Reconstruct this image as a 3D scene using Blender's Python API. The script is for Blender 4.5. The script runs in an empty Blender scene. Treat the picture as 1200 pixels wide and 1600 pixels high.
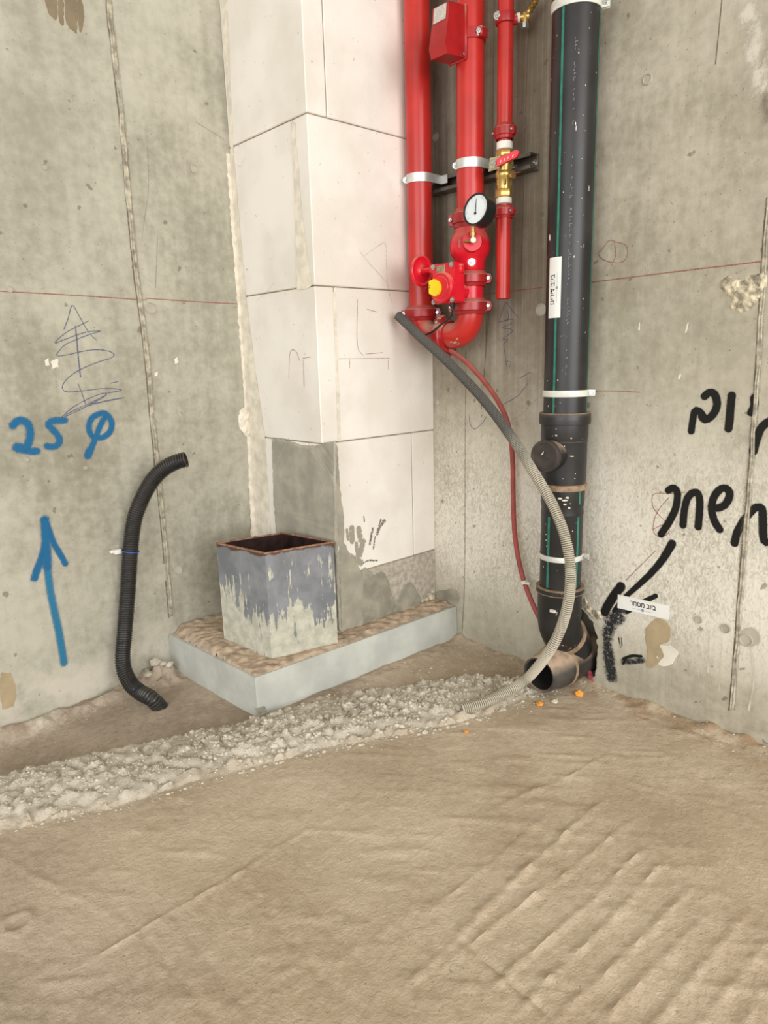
import bpy, bmesh, math, random
import numpy as np
from mathutils import Vector, Matrix, noise as mnoise

random.seed(7)
rng = np.random.default_rng(7)
SC = bpy.context.scene
COL = SC.collection

# ------------------------------------------------------------------ camera, sky, light, exposure
F_PX, YAW, PITCH, ROLL = 1086.1, 0.739409, 0.216105, -0.0275488
CAM = np.array([-1.655362, -1.946001, 0.918304])


def cam_axes():
    f = np.array([math.sin(YAW) * math.cos(PITCH), math.cos(YAW) * math.cos(PITCH), -math.sin(PITCH)])
    r = np.array([math.cos(YAW), -math.sin(YAW), 0.0])
    u = np.cross(r, f)
    c, s = math.cos(ROLL), math.sin(ROLL)
    return c * r + s * u, -s * r + c * u, f


AX_R, AX_U, AX_F = cam_axes()
cam_data = bpy.data.cameras.new('camera')
cam_data.sensor_fit = 'VERTICAL'
cam_data.sensor_height = 36.0
cam_data.lens = F_PX * 36.0 / 1600.0
cam_data.clip_start = 0.01
cam = bpy.data.objects.new('camera', cam_data)
COL.objects.link(cam)
M = Matrix.Identity(4)
for i in range(3):
    M[i][0], M[i][1], M[i][2], M[i][3] = AX_R[i], AX_U[i], -AX_F[i], CAM[i]
cam.matrix_world = M
SC.camera = cam

world = bpy.data.worlds.new('sky')
SC.world = world
world.use_nodes = True
bg = world.node_tree.nodes['Background']
bg.inputs[0].default_value = (0.93, 0.97, 1.0, 1)
bg.inputs[1].default_value = 1.0


def area(name, loc, target, sx, sy, power, col=(1, 1, 1)):
    l = bpy.data.lights.new(name, 'AREA')
    l.shape = 'RECTANGLE'
    l.size, l.size_y, l.energy, l.color = sx, sy, power, col
    o = bpy.data.objects.new(name, l)
    COL.objects.link(o)
    o.location = loc
    o.rotation_euler = (Vector(target) - Vector(loc)).to_track_quat('-Z', 'Y').to_euler()
    return o


# daylight through the two open, unglazed sides of the storey behind the camera
area('daylight_opening', (-1.4, -5.6, 1.75), (-1.4, 0, 1.2), 5.0, 2.4, 150, (1.0, 0.985, 0.96))
area('daylight_opening', (-5.4, -2.6, 1.75), (0, -1.0, 0.9), 4.0, 2.4, 62, (0.97, 0.985, 1.0))

SC.view_settings.view_transform = 'Standard'
SC.view_settings.look = 'None'
SC.view_settings.gamma = 1.0
SC.view_settings.use_curve_mapping = False
SC.view_settings.exposure = 0.62
SC.cycles.transparent_max_bounces = 48

# ------------------------------------------------------------------ helpers
PA, PB = 0.4595, 0.3829              # block pillar footprint
Z1, Z2, Z3 = 1.5416, 1.1175, 0.6893  # block courses
CHALK = 1.1


def at(px, py, axis, val):
    """the point of the plane coordinate[axis] = val that the photograph shows at (px, py)"""
    d = AX_R * ((px - 600) / F_PX) + AX_U * ((800 - py) / F_PX) + AX_F
    t = (val - CAM[axis]) / d[axis]
    return Vector(CAM + d * t)


def lin(c):
    return tuple(((v / 255) / 12.92 if v / 255 <= 0.04045 else ((v / 255 + 0.055) / 1.055) ** 2.4) for v in c) + (1.0,)


class NT:
    def __init__(self, name):
        self.m = bpy.data.materials.new(name)
        self.m.use_nodes = True
        self.t = self.m.node_tree
        self.b = self.t.nodes['Principled BSDF']
        self.out = self.t.nodes['Material Output']
        self._pos = None

    def n(self, typ, **kw):
        nd = self.t.nodes.new(typ)
        for k, v in kw.items():
            setattr(nd, k, v)
        return nd

    def link(self, a, b):
        self.t.links.new(a, b)

    def put(self, sock, v):
        if isinstance(v, bpy.types.NodeSocket):
            self.link(v, sock)
        else:
            sock.default_value = v

    def pos(self):
        if self._pos is None:
            self._pos = self.n('ShaderNodeNewGeometry').outputs['Position']
        return self._pos

    def mapped(self, scale, src=None):
        mp = self.n('ShaderNodeMapping')
        mp.inputs['Scale'].default_value = scale
        self.link(src or self.pos(), mp.inputs['Vector'])
        return mp.outputs[0]

    def noise(self, scale, detail=4, rough=0.55, stretch=None, src=None, dist=0.0):
        nd = self.n('ShaderNodeTexNoise')
        nd.inputs['Scale'].default_value = scale
        nd.inputs['Detail'].default_value = detail
        nd.inputs['Roughness'].default_value = rough
        nd.inputs['Distortion'].default_value = dist
        if stretch:
            self.link(self.mapped(stretch, src), nd.inputs['Vector'])
        else:
            self.link(src or self.pos(), nd.inputs['Vector'])
        return nd.outputs['Fac']

    def math(self, op, a, b=None, c=None, clamp=False):
        nd = self.n('ShaderNodeMath', operation=op, use_clamp=clamp)
        self.put(nd.inputs[0], a)
        if b is not None:
            self.put(nd.inputs[1], b)
        if c is not None:
            self.put(nd.inputs[2], c)
        return nd.outputs[0]

    def ramp(self, fac, lo, hi, a=0.0, b=1.0):
        nd = self.n('ShaderNodeMapRange', interpolation_type='SMOOTHSTEP')
        self.put(nd.inputs['Value'], fac)
        nd.inputs['From Min'].default_value = lo
        nd.inputs['From Max'].default_value = hi
        nd.inputs['To Min'].default_value = a
        nd.inputs['To Max'].default_value = b
        return nd.outputs[0]

    def mix(self, fac, a, b, mode='MIX'):
        nd = self.n('ShaderNodeMix', data_type='RGBA', blend_type=mode)
        self.put(nd.inputs['Factor'], fac)
        self.put(nd.inputs['A'], a)
        self.put(nd.inputs['B'], b)
        return nd.outputs['Result']

    def sep(self, src=None):
        nd = self.n('ShaderNodeSeparateXYZ')
        self.link(src or self.pos(), nd.inputs[0])
        return nd.outputs

    def bump(self, height, strength, dist=0.01):
        nd = self.n('ShaderNodeBump')
        nd.inputs['Strength'].default_value = strength
        nd.inputs['Distance'].default_value = dist
        self.put(nd.inputs['Height'], height)
        self.link(nd.outputs[0], self.b.inputs['Normal'])

    def base(self, v, rough=0.8, metal=0.0, spec=0.5):
        self.put(self.b.inputs['Base Color'], v)
        self.put(self.b.inputs['Roughness'], rough)
        self.b.inputs['Metallic'].default_value = metal
        self.b.inputs['Specular IOR Level'].default_value = spec
        return self.m


def simple(name, c, rough=0.5, metal=0.0, var=0.12, scale=30.0, bump=0.0, dust=0.0, spec=0.5, specks=0.0):
    """one painted / plastic / metal colour with slight mottling, dust on faces that look up, light specks"""
    t = NT(name)
    lo = tuple(v * (1 - var) for v in c)
    hi = tuple(min(255, v * (1 + var)) for v in c)
    nz = t.noise(scale, 5)
    col = t.mix(t.ramp(nz, 0.3, 0.7), lin(lo), lin(hi))
    if specks:
        sp = t.ramp(t.noise(90, 2, 0.5), 0.70 - specks, 0.76 - specks)
        col = t.mix(sp, col, lin((190, 182, 165)))
    rg = rough
    if dust:
        nrm = t.n('ShaderNodeNewGeometry').outputs['Normal']
        up = t.sep(nrm)[2]
        f = t.math('MULTIPLY', t.ramp(up, 0.1, 0.75), t.ramp(t.noise(45, 4), 0.25, 0.6, 0.5, 1.0))
        f = t.math('MULTIPLY', f, dust)
        col = t.mix(f, col, lin((186, 160, 136)))
        rg = t.math('MULTIPLY_ADD', f, 0.9 - rough, rough, clamp=True)
    t.base(col, rg, metal, spec)
    if bump:
        t.bump(nz, bump, 0.003)
    return t.m


class BM:
    """collects shapes (world coordinates) and links them as ONE mesh object"""

    def __init__(self):
        self.b = bmesh.new()

    def box(self, lo, hi, bev=0.0, rot=None, piv=None, seg=1):
        lo, hi = Vector(lo), Vector(hi)
        r = bmesh.ops.create_cube(self.b, size=1.0)
        vs = r['verts']
        c, d = (lo + hi) / 2, hi - lo
        for v in vs:
            v.co = Vector((v.co.x * d.x, v.co.y * d.y, v.co.z * d.z)) + c
        if rot is not None:
            bmesh.ops.rotate(self.b, verts=vs, cent=piv or c, matrix=rot)
        if bev:
            es = list({e for v in vs for e in v.link_edges})
            bmesh.ops.bevel(self.b, geom=es, offset=bev, segments=seg, affect='EDGES', profile=0.5)
        return self

    def lathe(self, prof, org, axis=(0, 0, 1), seg=32, cap=True, up=None, phase=0.0):
        """prof: list of (radius, distance along axis)"""
        a = Vector(axis).normalized()
        x = Vector(up) if up else (Vector((1, 0, 0)) if abs(a.x) < 0.9 else Vector((0, 1, 0)))
        x = (x - a * x.dot(a)).normalized()
        y = a.cross(x)
        org = Vector(org)
        rings = []
        for r, h in prof:
            if r <= 1e-6:
                rings.append([self.b.verts.new(org + a * h)])
            else:
                rings.append([self.b.verts.new(org + a * h + (x * math.cos(t) + y * math.sin(t)) * r)
                              for t in (phase + 2 * math.pi * k / seg for k in range(seg))])
        for p, q in zip(rings, rings[1:]):
            if len(p) == 1 and len(q) == 1:
                continue
            for k in range(seg):
                k2 = (k + 1) % seg
                if len(p) == 1:
                    self.b.faces.new((p[0], q[k2], q[k]))
                elif len(q) == 1:
                    self.b.faces.new((p[k], p[k2], q[0]))
                else:
                    self.b.faces.new((p[k], p[k2], q[k2], q[k]))
        if cap:
            for rr, flip in ((rings[0], True), (rings[-1], False)):
                if len(rr) > 2:
                    self.b.faces.new(rr[::-1] if flip else rr)
        return self

    def tube(self, pts, rad, seg=12, cap=True, hollow=0.0):
        """sweep along pts; rad: number or list"""
        pts = [Vector(p) for p in pts]
        n = len(pts)
        rs = rad if hasattr(rad, '__len__') else [rad] * n
        tg = [(pts[min(i + 1, n - 1)] - pts[max(i - 1, 0)]).normalized() for i in range(n)]
        x = Vector((0, 0, 1)) if abs(tg[0].z) < 0.9 else Vector((1, 0, 0))
        rings = []
        for i in range(n):
            x = (x - tg[i] * x.dot(tg[i])).normalized()
            y = tg[i].cross(x)
            rings.append([self.b.verts.new(pts[i] + (x * math.cos(2 * math.pi * k / seg) + y * math.sin(2 * math.pi * k / seg)) * rs[i])
                          for k in range(seg)])
        for p, q in zip(rings, rings[1:]):
            for k in range(seg):
                k2 = (k + 1) % seg
                self.b.faces.new((p[k], p[k2], q[k2], q[k]))
        if cap:
            self.b.faces.new(rings[0][::-1])
            self.b.faces.new(rings[-1])
        return self

    def prism(self, poly, off, ):
        """extrude a flat polygon of points by the vector off"""
        a = [self.b.verts.new(Vector(p)) for p in poly]
        c = [self.b.verts.new(Vector(p) + Vector(off)) for p in poly]
        self.b.faces.new(a)
        self.b.faces.new(c[::-1])
        for i in range(len(a)):
            j = (i + 1) % len(a)
            self.b.faces.new((a[j], a[i], c[i], c[j]))
        return self

    def bevel(self, w, seg=1):
        bmesh.ops.bevel(self.b, geom=[e for e in self.b.edges if len(e.link_faces) == 2 and e.calc_face_angle(0) > 0.5],
                        offset=w, segments=seg, affect='EDGES')
        return self


def wloc(o):
    v = Vector((0, 0, 0))
    while o is not None:
        v += o.location
        o = o.parent
    return v


def obj(name, bm, mat, parent=None, smooth=True, loc=None, label=None):
    if isinstance(bm, BM):
        b = bm.b
        bmesh.ops.recalc_face_normals(b, faces=b.faces)
        org = Vector(loc) if (loc is not None and parent is None) else (wloc(parent) if parent else Vector((0, 0, 0)))
        bmesh.ops.translate(b, verts=b.verts, vec=-org)
        me = bpy.data.meshes.new(name)
        b.to_mesh(me)
        b.free()
    else:
        me = bm
        org = Vector(loc) if (loc is not None and parent is None) else Vector((0, 0, 0))
    if mat:
        me.materials.append(mat)
    if smooth and len(me.polygons):
        me.polygons.foreach_set('use_smooth', [True] * len(me.polygons))
        me.set_sharp_from_angle(angle=math.radians(38))
    o = bpy.data.objects.new(name, me)
    COL.objects.link(o)
    if parent:
        o.parent = parent
    else:
        o.location = org
    if label:
        o['label'] = label
    return o


def tag(o, label, cat, group=None):
    o['label'] = label
    o['category'] = cat
    if group:
        o['group'] = group
    return o


def thing(name, label, cat, loc, group=None):
    o = bpy.data.objects.new(name, None)
    o.empty_display_size = 0.05
    COL.objects.link(o)
    o.location = loc
    return tag(o, label, cat, group)


def struct(o):
    o['kind'] = 'structure'
    return o


def spline(pts, step):
    """Catmull-Rom through pts, resampled at equal spacing"""
    P = [Vector(p) for p in pts]
    P = [P[0] * 2 - P[1]] + P + [P[-1] * 2 - P[-2]]
    dense = []
    for i in range(1, len(P) - 2):
        for k in range(24):
            t = k / 24
            a, b, c, d = P[i - 1], P[i], P[i + 1], P[i + 2]
            dense.append(0.5 * ((2 * b) + (c - a) * t + (2 * a - 5 * b + 4 * c - d) * t * t + (3 * b - a - 3 * c + d) * t ** 3))
    dense.append(P[-2])
    out = [dense[0]]
    acc = 0.0
    for p, q in zip(dense, dense[1:]):
        L = (q - p).length
        while L > 0 and acc + L >= step:
            f = (step - acc) / L
            p = p.lerp(q, f)
            out.append(p.copy())
            L = (q - p).length
            acc = 0.0
        acc += L
    return out


def vnoise(x, y, s, seed=0, octv=3):
    """value noise on arrays"""
    tot = np.zeros_like(x, dtype=float)
    amp, nrm = 1.0, 0.0
    for o in range(octv):
        r = np.random.default_rng(seed * 31 + o)
        tab = r.random((257, 257))
        X, Y = x * s * 2 ** o + 500, y * s * 2 ** o + 500
        xi, yi = np.floor(X).astype(int), np.floor(Y).astype(int)
        fx, fy = X - xi, Y - yi
        fx, fy = fx * fx * (3 - 2 * fx), fy * fy * (3 - 2 * fy)
        g = lambda a, b: tab[a % 257, b % 257]
        v = (g(xi, yi) * (1 - fx) + g(xi + 1, yi) * fx) * (1 - fy) + (g(xi, yi + 1) * (1 - fx) + g(xi + 1, yi + 1) * fx) * fy
        tot += amp * (v - 0.5)
        nrm += amp
        amp *= 0.5
    return tot / nrm * 2


# ------------------------------------------------------------------ materials
def concrete(name, dark, light, right=False):
    t = NT(name)
    n1 = t.noise(2.2, 7, 0.62)
    n2 = t.noise(38, 4, 0.6)
    n3 = t.noise(1.0, 5, 0.6, stretch=(26, 26, 1.6))
    f = t.math('ADD', t.math('MULTIPLY', n1, 0.6), t.math('ADD', t.math('MULTIPLY', n3, 0.15), t.math('MULTIPLY', n2, 0.25)))
    col = t.mix(t.ramp(f, 0.36, 0.64), lin(dark), lin(light))
    tint = t.ramp(t.noise(0.9, 4), 0.4, 0.65)
    col = t.mix(t.math('MULTIPLY', tint, 0.5), col, t.mix(0.5, col, lin((186, 186, 168))))
    x, y, z = t.sep()
    if right:
        # bare plank-marked strip behind the pipes, browner and streaked
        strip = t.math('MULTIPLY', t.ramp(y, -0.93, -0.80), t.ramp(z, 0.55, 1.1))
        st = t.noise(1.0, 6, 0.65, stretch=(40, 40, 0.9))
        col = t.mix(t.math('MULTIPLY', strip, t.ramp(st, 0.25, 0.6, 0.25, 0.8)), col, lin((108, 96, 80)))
        # wall scraped and limed low down
        sc = t.noise(1.0, 7, 0.75, stretch=(130, 120, 60), dist=1.2)
        low = t.math('MULTIPLY', t.ramp(z, 0.86, 0.45), t.ramp(z, 0.08, 0.3))
        lime = t.math('MULTIPLY', low, t.ramp(t.math('ADD', sc, t.math('MULTIPLY', n1, 0.5)), 0.62, 0.86))
        col = t.mix(t.math('MULTIPLY', low, 0.3), col, lin((216, 209, 194)))
        col = t.mix(t.math('MULTIPLY', lime, 0.85), col, lin((232, 227, 214)))
        dr = t.math('MULTIPLY', t.ramp(t.noise(1.0, 3, 0.6, stretch=(1, 70, 2.5)), 0.62, 0.70), t.math('MULTIPLY', t.ramp(z, 0.34, 0.2), t.ramp(y, -1.05, -1.15)))
        col = t.mix(t.math('MULTIPLY', dr, 0.5), col, lin((214, 208, 194)))
    else:
        low = t.math('MULTIPLY', t.ramp(z, 0.24, 0.02), t.ramp(t.noise(9, 5, 0.65), 0.42, 0.6))
        col = t.mix(t.math('MULTIPLY', low, 0.55), col, lin((208, 200, 186)))
    pits = t.ramp(t.noise(150, 2, 0.4), 0.70, 0.75)
    col = t.mix(t.math('MULTIPLY', pits, 0.45), col, lin((84, 78, 66)))
    dashes = t.math('MULTIPLY', t.ramp(t.noise(30, 2, 0.4), 0.71, 0.745), 0.6)
    col = t.mix(dashes, col, lin((104, 94, 78)))
    t.base(col, 0.85, 0, 0.25)
    h = t.math('ADD', t.math('MULTIPLY', n2, 0.5), t.math('SUBTRACT', t.math('MULTIPLY', n3, 0.6), t.math('MULTIPLY', pits, 0.5)))
    t.bump(h, 0.5, 0.004)
    return t.m


M_WALL_L = concrete('formed_concrete', (140, 135, 119), (187, 183, 167))
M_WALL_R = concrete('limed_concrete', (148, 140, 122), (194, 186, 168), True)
M_SLAB = simple('grey_slab', (165, 158, 145), 0.9)


def mat_floor():
    t = NT('dusty_screed')
    at_ = t.n('ShaderNodeVertexColor', layer_name='zone').outputs['Color']
    z = t.n('ShaderNodeSeparateColor')
    t.link(at_, z.inputs[0])
    n1 = t.noise(3.0, 6, 0.6)
    n2 = t.noise(60, 4, 0.6)
    f = t.math('ADD', t.math('MULTIPLY', n1, 0.7), t.math('MULTIPLY', n2, 0.3))
    tan = t.mix(t.ramp(f, 0.34, 0.66), lin((178, 160, 136)), lin((207, 191, 168)))
    grey = t.mix(t.ramp(f, 0.36, 0.62), lin((154, 139, 122)), lin((188, 172, 154)))
    berm = t.mix(t.ramp(f, 0.36, 0.64), lin((182, 173, 157)), lin((214, 206, 191)))
    wht = t.mix(t.ramp(n2, 0.4, 0.6), lin((188, 178, 160)), lin((222, 214, 200)))
    col = t.mix(z.outputs[0], tan, grey)
    col = t.mix(z.outputs[1], col, berm)
    col = t.mix(z.outputs[2], col, wht)
    px_, py_, pz_ = t.sep()
    ru = t.math('MULTIPLY', t.ramp(px_, -0.13, -0.02), t.math('MULTIPLY', t.ramp(py_, -0.86, -0.95), t.ramp(t.noise(14, 5, 0.65), 0.42, 0.62)))
    col = t.mix(t.math('MULTIPLY', ru, 0.65), col, lin((150, 116, 82)))
    pale = t.math('MULTIPLY', t.ramp(t.noise(5.5, 6, 0.7), 0.55, 0.75), 0.3)
    col = t.mix(pale, col, lin((206, 190, 166)))
    spk = t.math('MULTIPLY', t.ramp(t.noise(120, 2, 0.4), 0.70, 0.75), 0.5)
    col = t.mix(spk, col, lin((120, 100, 76)))
    t.base(col, 0.95, 0, 0.15)
    t.bump(t.math('ADD', t.math('MULTIPLY', t.noise(110, 5, 0.7), 0.8), t.math('MULTIPLY', t.noise(36, 6, 0.72, dist=0.8), 1.0)), 0.7, 0.006)
    return t.m


M_FLOOR = mat_floor()
M_RUBBLE = simple('pale_rubble', (192, 184, 168), 0.95, var=0.1, scale=40, spec=0.1)


def mat_block():
    t = NT('aerated_block')
    n = t.noise(120, 3)
    c = t.mix(t.ramp(t.noise(4, 5), 0.35, 0.65), lin((224, 217, 206)), lin((238, 232, 223)))
    sp = t.math('MULTIPLY', t.ramp(t.noise(70, 2, 0.4), 0.72, 0.76), 0.4)
    c = t.mix(sp, c, lin((150, 142, 130)))
    t.base(c, 0.92, 0, 0.2)
    t.bump(n, 0.25, 0.002)
    return t.m


M_BLOCK = mat_block()
M_JOINT = simple('joint_mortar', (146, 136, 116), 0.95, spec=0.1)
M_GLUE = simple('cream_glue_mortar', (222, 214, 197), 0.9, var=0.06, bump=0.4, spec=0.2)
M_PARGE = simple('grey_parging', (168, 163, 148), 0.9, var=0.08, scale=14, bump=0.25, spec=0.2)
M_PARGE_D = simple('damp_mortar', (150, 145, 130), 0.9, var=0.1, scale=20, bump=0.3, spec=0.2)
M_BASE = simple('base_course_concrete', (176, 168, 154), 0.95, var=0.1, scale=60, bump=0.5, spec=0.1)
M_TANPATCH = simple('tan_filler', (172, 154, 124), 0.85, var=0.05, scale=20, spec=0.2)
M_GREYPATCH = simple('grey_filler', (178, 172, 156), 0.85, var=0.05, scale=20, spec=0.2)
M_WHITEPATCH = simple('white_plaster', (222, 216, 202), 0.9, var=0.04, scale=20, spec=0.2)
M_STAIN = simple('brown_seepage_stain', (134, 120, 98), 0.9, var=0.06, scale=20, spec=0.2)
M_BROKEN = simple('broken_aggregate', (180, 170, 148), 0.95, var=0.28, scale=60, bump=1.0, spec=0.1)
M_SEAM = simple('seam_laitance', (164, 157, 140), 0.9, var=0.2, scale=50, bump=0.6, spec=0.1)
M_SEAM_D = simple('seam_groove', (112, 102, 86), 0.95, var=0.2, scale=50, spec=0.1)
M_PLINTH = simple('pale_blue_grey_coating', (190, 192, 184), 0.75, var=0.06, scale=9, bump=0.15, spec=0.3)
M_DUST = simple('settled_brown_dust', (182, 163, 142), 0.98, var=0.14, scale=35, bump=0.6, spec=0.05)

M_RED = simple('red_gloss_paint', (186, 42, 36), 0.32, var=0.06, scale=8, dust=0.75, specks=0.0)
M_RED_C = simple('dark_red_cast_paint', (162, 30, 32), 0.34, var=0.08, scale=20, dust=0.95)
M_RED_V = simple('bright_red_enamel', (212, 26, 44), 0.28, var=0.05, scale=20, dust=0.55)
M_STEEL = simple('zinc_plated_steel', (196, 198, 196), 0.32, 0.9, var=0.08)
M_GALV = simple('galvanised_band', (206, 208, 204), 0.42, 0.6, var=0.06, dust=0.3)
M_WHITEBAND = simple('white_coated_band', (214, 214, 204), 0.5, 0.1, var=0.05, dust=0.3)
M_STRUT = simple('dark_steel_channel', (112, 105, 95), 0.55, 0.4, var=0.15)
M_BRASS = simple('yellow_brass', (188, 156, 92), 0.3, 0.75, var=0.1)
M_PTFE = simple('white_thread_tape', (232, 228, 216), 0.8, var=0.03)
M_YELLOW = simple('yellow_plastic', (244, 212, 20), 0.4, var=0.04)
M_PLATE = simple('nameplate_metal', (150, 138, 110), 0.5, 0.4, var=0.2, scale=160)
M_LABEL = simple('grey_print_label', (196, 188, 180), 0.6, var=0.08, scale=140)
M_BLACK = simple('black_plastic', (26, 26, 26), 0.4, var=0.2)
M_PIPE_B = simple('black_drain_plastic', (33, 32, 32), 0.4, var=0.2, scale=12, dust=0.8, specks=-0.01)
M_PIPE_DUSTY = simple('dust_covered_drain_plastic', (58, 55, 51), 0.6, var=0.4, scale=9, dust=1.0, specks=0.0)
M_RIM = simple('dusty_brown_rim', (142, 120, 96), 0.8, var=0.15, scale=60)
M_GREEN = simple('green_stripe', (42, 118, 102), 0.5, var=0.1, scale=60)
M_BLACKIN = simple('dark_pipe_bore', (38, 36, 33), 0.8, var=0.2)
M_CAP = simple('dusty_black_cap', (62, 55, 50), 0.6, var=0.2, scale=20)
M_COND_B = simple('black_corrugated_plastic', (44, 43, 42), 0.36, var=0.12, dust=0.06)
M_CABLE = simple('dusty_red_cable_sheath', (160, 72, 66), 0.6, var=0.08, dust=0.25)
M_WHITE = simple('white_plastic', (226, 224, 214), 0.5, var=0.03)
M_BLUE = simple('blue_tie_plastic', (46, 84, 160), 0.5, var=0.05)
M_STICKER = simple('white_sticker_film', (236, 235, 230), 0.45, var=0.01)
M_PRINT = simple('black_print', (26, 26, 28), 0.6, var=0.02)
M_PRINT_G = simple('grey_blue_print', (150, 158, 172), 0.6, var=0.05)
M_PRINT_F = simple('faint_pipe_print', (122, 120, 114), 0.7, var=0.2, scale=200)
M_FOAM = simple('orange_foam', (222, 150, 62), 0.9, var=0.1, bump=0.5)
M_DIAL = simple('gauge_dial_white', (226, 232, 236), 0.5, var=0.01)
M_STONE_W = simple('light_stone', (206, 198, 182), 0.95, var=0.1)
M_LETTER = simple('pale_lever_lettering', (236, 176, 168), 0.6)


def mat_graycond():
    t = NT('dusty_grey_corrugated_plastic')
    x, y, z = t.sep()
    c = t.mix(t.ramp(t.math('ADD', z, t.math('MULTIPLY', t.noise(14, 4), 0.16)), 0.84, 0.68), lin((98, 96, 91)), lin((190, 182, 164)))
    t.base(c, 0.7, 0, 0.3)
    return t.m


M_COND_G = mat_graycond()


def mat_spray(name, c, core=0.45, dens=1.0, grain=0.5, ts=220):
    """a film of paint: opaque along the middle of the stroke, thinning to overspray at its edge (UV runs across and past the ends)"""
    t = NT(name)
    uv = t.n('ShaderNodeUVMap').outputs[0]
    u, v, _ = t.sep(uv)
    d = t.math('SQRT', t.math('ADD', t.math('MULTIPLY', u, u), t.math('MULTIPLY', v, v)))
    a = t.ramp(d, 1.0, core)
    nz = t.noise(ts, 3, 0.6)
    body = t.math('MULTIPLY', a, t.math('MULTIPLY_ADD', t.math('SUBTRACT', nz, 0.5), grain, 1.0))
    # overspray is droplets: the film is there or it is not
    drop = t.noise(1300, 1, 0.5)
    a2 = t.ramp(t.math('ADD', t.math('MULTIPLY', body, dens), t.math('MULTIPLY', t.math('SUBTRACT', drop, 0.5), 1.5)), 0.44, 0.56)
    t.base(lin(c), 0.7, 0, 0.3)
    t.put(t.b.inputs['Alpha'], a2)
    return t.m


M_SPRAY_BLUE = mat_spray('blue_spray_paint', (24, 98, 142), 0.0, 0.98, 1.0, 120)
M_SPRAY_BLUE_F = mat_spray('thin_blue_spray_paint', (40, 114, 150), 0.05, 0.85, 1.2, 300)
M_SPRAY_BLACK = mat_spray('black_spray_paint', (22, 20, 18), 0.32, 1.25, 0.6, 300)
M_SPRAY_BLACK_F = mat_spray('thin_black_spray_paint', (44, 44, 46), 0.0, 0.85, 2.6, 110)
M_SPRAY_PINK = mat_spray('pink_marking_paint', (206, 90, 104), 0.1, 0.6, 1.2, 90)
M_PEN = mat_spray('blue_black_pen', (74, 82, 116), 0.3, 0.62, 1.6, 300)
M_PENCIL = mat_spray('grey_pencil', (112, 104, 94), 0.3, 0.42, 1.6, 300)
M_CHALK = mat_spray('red_chalk_line', (150, 84, 68), 0.4, 0.62, 1.6, 260)
M_SMEAR = mat_spray('brushed_grey_mortar', (162, 156, 140), 0.0, 1.9, 4.5, 130)
M_DARKFILM = mat_spray('soft_dark_film', (118, 108, 92), 0.0, 0.4, 1.2, 40)  # soft darker film for seam edges and wall blotches

# ------------------------------------------------------------------ marks on a flat wall
MARK_N = [0]


def stroke(name, pts, width, mat, parent, axis, val, out, px=True, taper=None, label=None, closed=False):
    """a ribbon of paint lying on the wall; pts in photo pixels put onto the wall plane, width in metres"""
    MARK_N[0] += 1
    lift = 0.00022 + 0.00001 * (MARK_N[0] % 30)
    P = [at(p[0], p[1], axis, val) if px else Vector(p) for p in pts]
    N = Vector(out)
    S = spline(P, max(width * 0.22, 0.0012)) if len(P) > 2 else [P[0].lerp(P[-1], k / 8) for k in range(9)]
    n = len(S)
    me = bpy.data.meshes.new(name)
    vs, fs, uvs = [], [], []
    w = [width / 2 * (taper[0] + (taper[1] - taper[0]) * i / (n - 1) if taper else 1.0) for i in range(n)]
    tan = [(S[min(i + 1, n - 1)] - S[max(i - 1, 0)]).normalized() for i in range(n)]
    row = [(S[0] - tan[0] * w[0], tan[0], w[0], -1.0)] + [(S[i], tan[i], w[i], 0.0) for i in range(n)] + [(S[-1] + tan[-1] * w[-1], tan[-1], w[-1], 1.0)]
    for ri, (c, tg, ww, u) in enumerate(row):
        c = c + N * (ri * 0.0002 / len(row))
        sd = N.cross(tg).normalized()
        for v in (-1, -0.5, 0, 0.5, 1):
            vs.append(c + sd * ww * v + N * lift)
            uvs.append((u, v))
    for i in range(len(row) - 1):
        for j in range(4):
            a = i * 5 + j
            fs.append((a, a + 1, a + 6, a + 5))
    off = wloc(parent)
    me.from_pydata([tuple(v - off) for v in vs], [], fs)
    ul = me.uv_layers.new(name='UVMap')
    for l in me.loops:
        ul.data[l.index].uv = uvs[l.vertex_index]
    me.materials.append(mat)
    o = bpy.data.objects.new(name, me)
    COL.objects.link(o)
    o.parent = parent
    if label:
        o['label'] = label
    return o


def join(objs, name, label=None):
    """several strokes of one sign become one mesh"""
    base = objs[0]
    b = bmesh.new()
    for o in objs:
        b.from_mesh(o.data)
    me = bpy.data.meshes.new(name)
    b.to_mesh(me)
    b.free()
    me.materials.append(base.data.materials[0])
    r = bpy.data.objects.new(name, me)
    COL.objects.link(r)
    r.parent = base.parent
    for o in objs:
        bpy.data.objects.remove(o)
    if label:
        r['label'] = label
    return r


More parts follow.
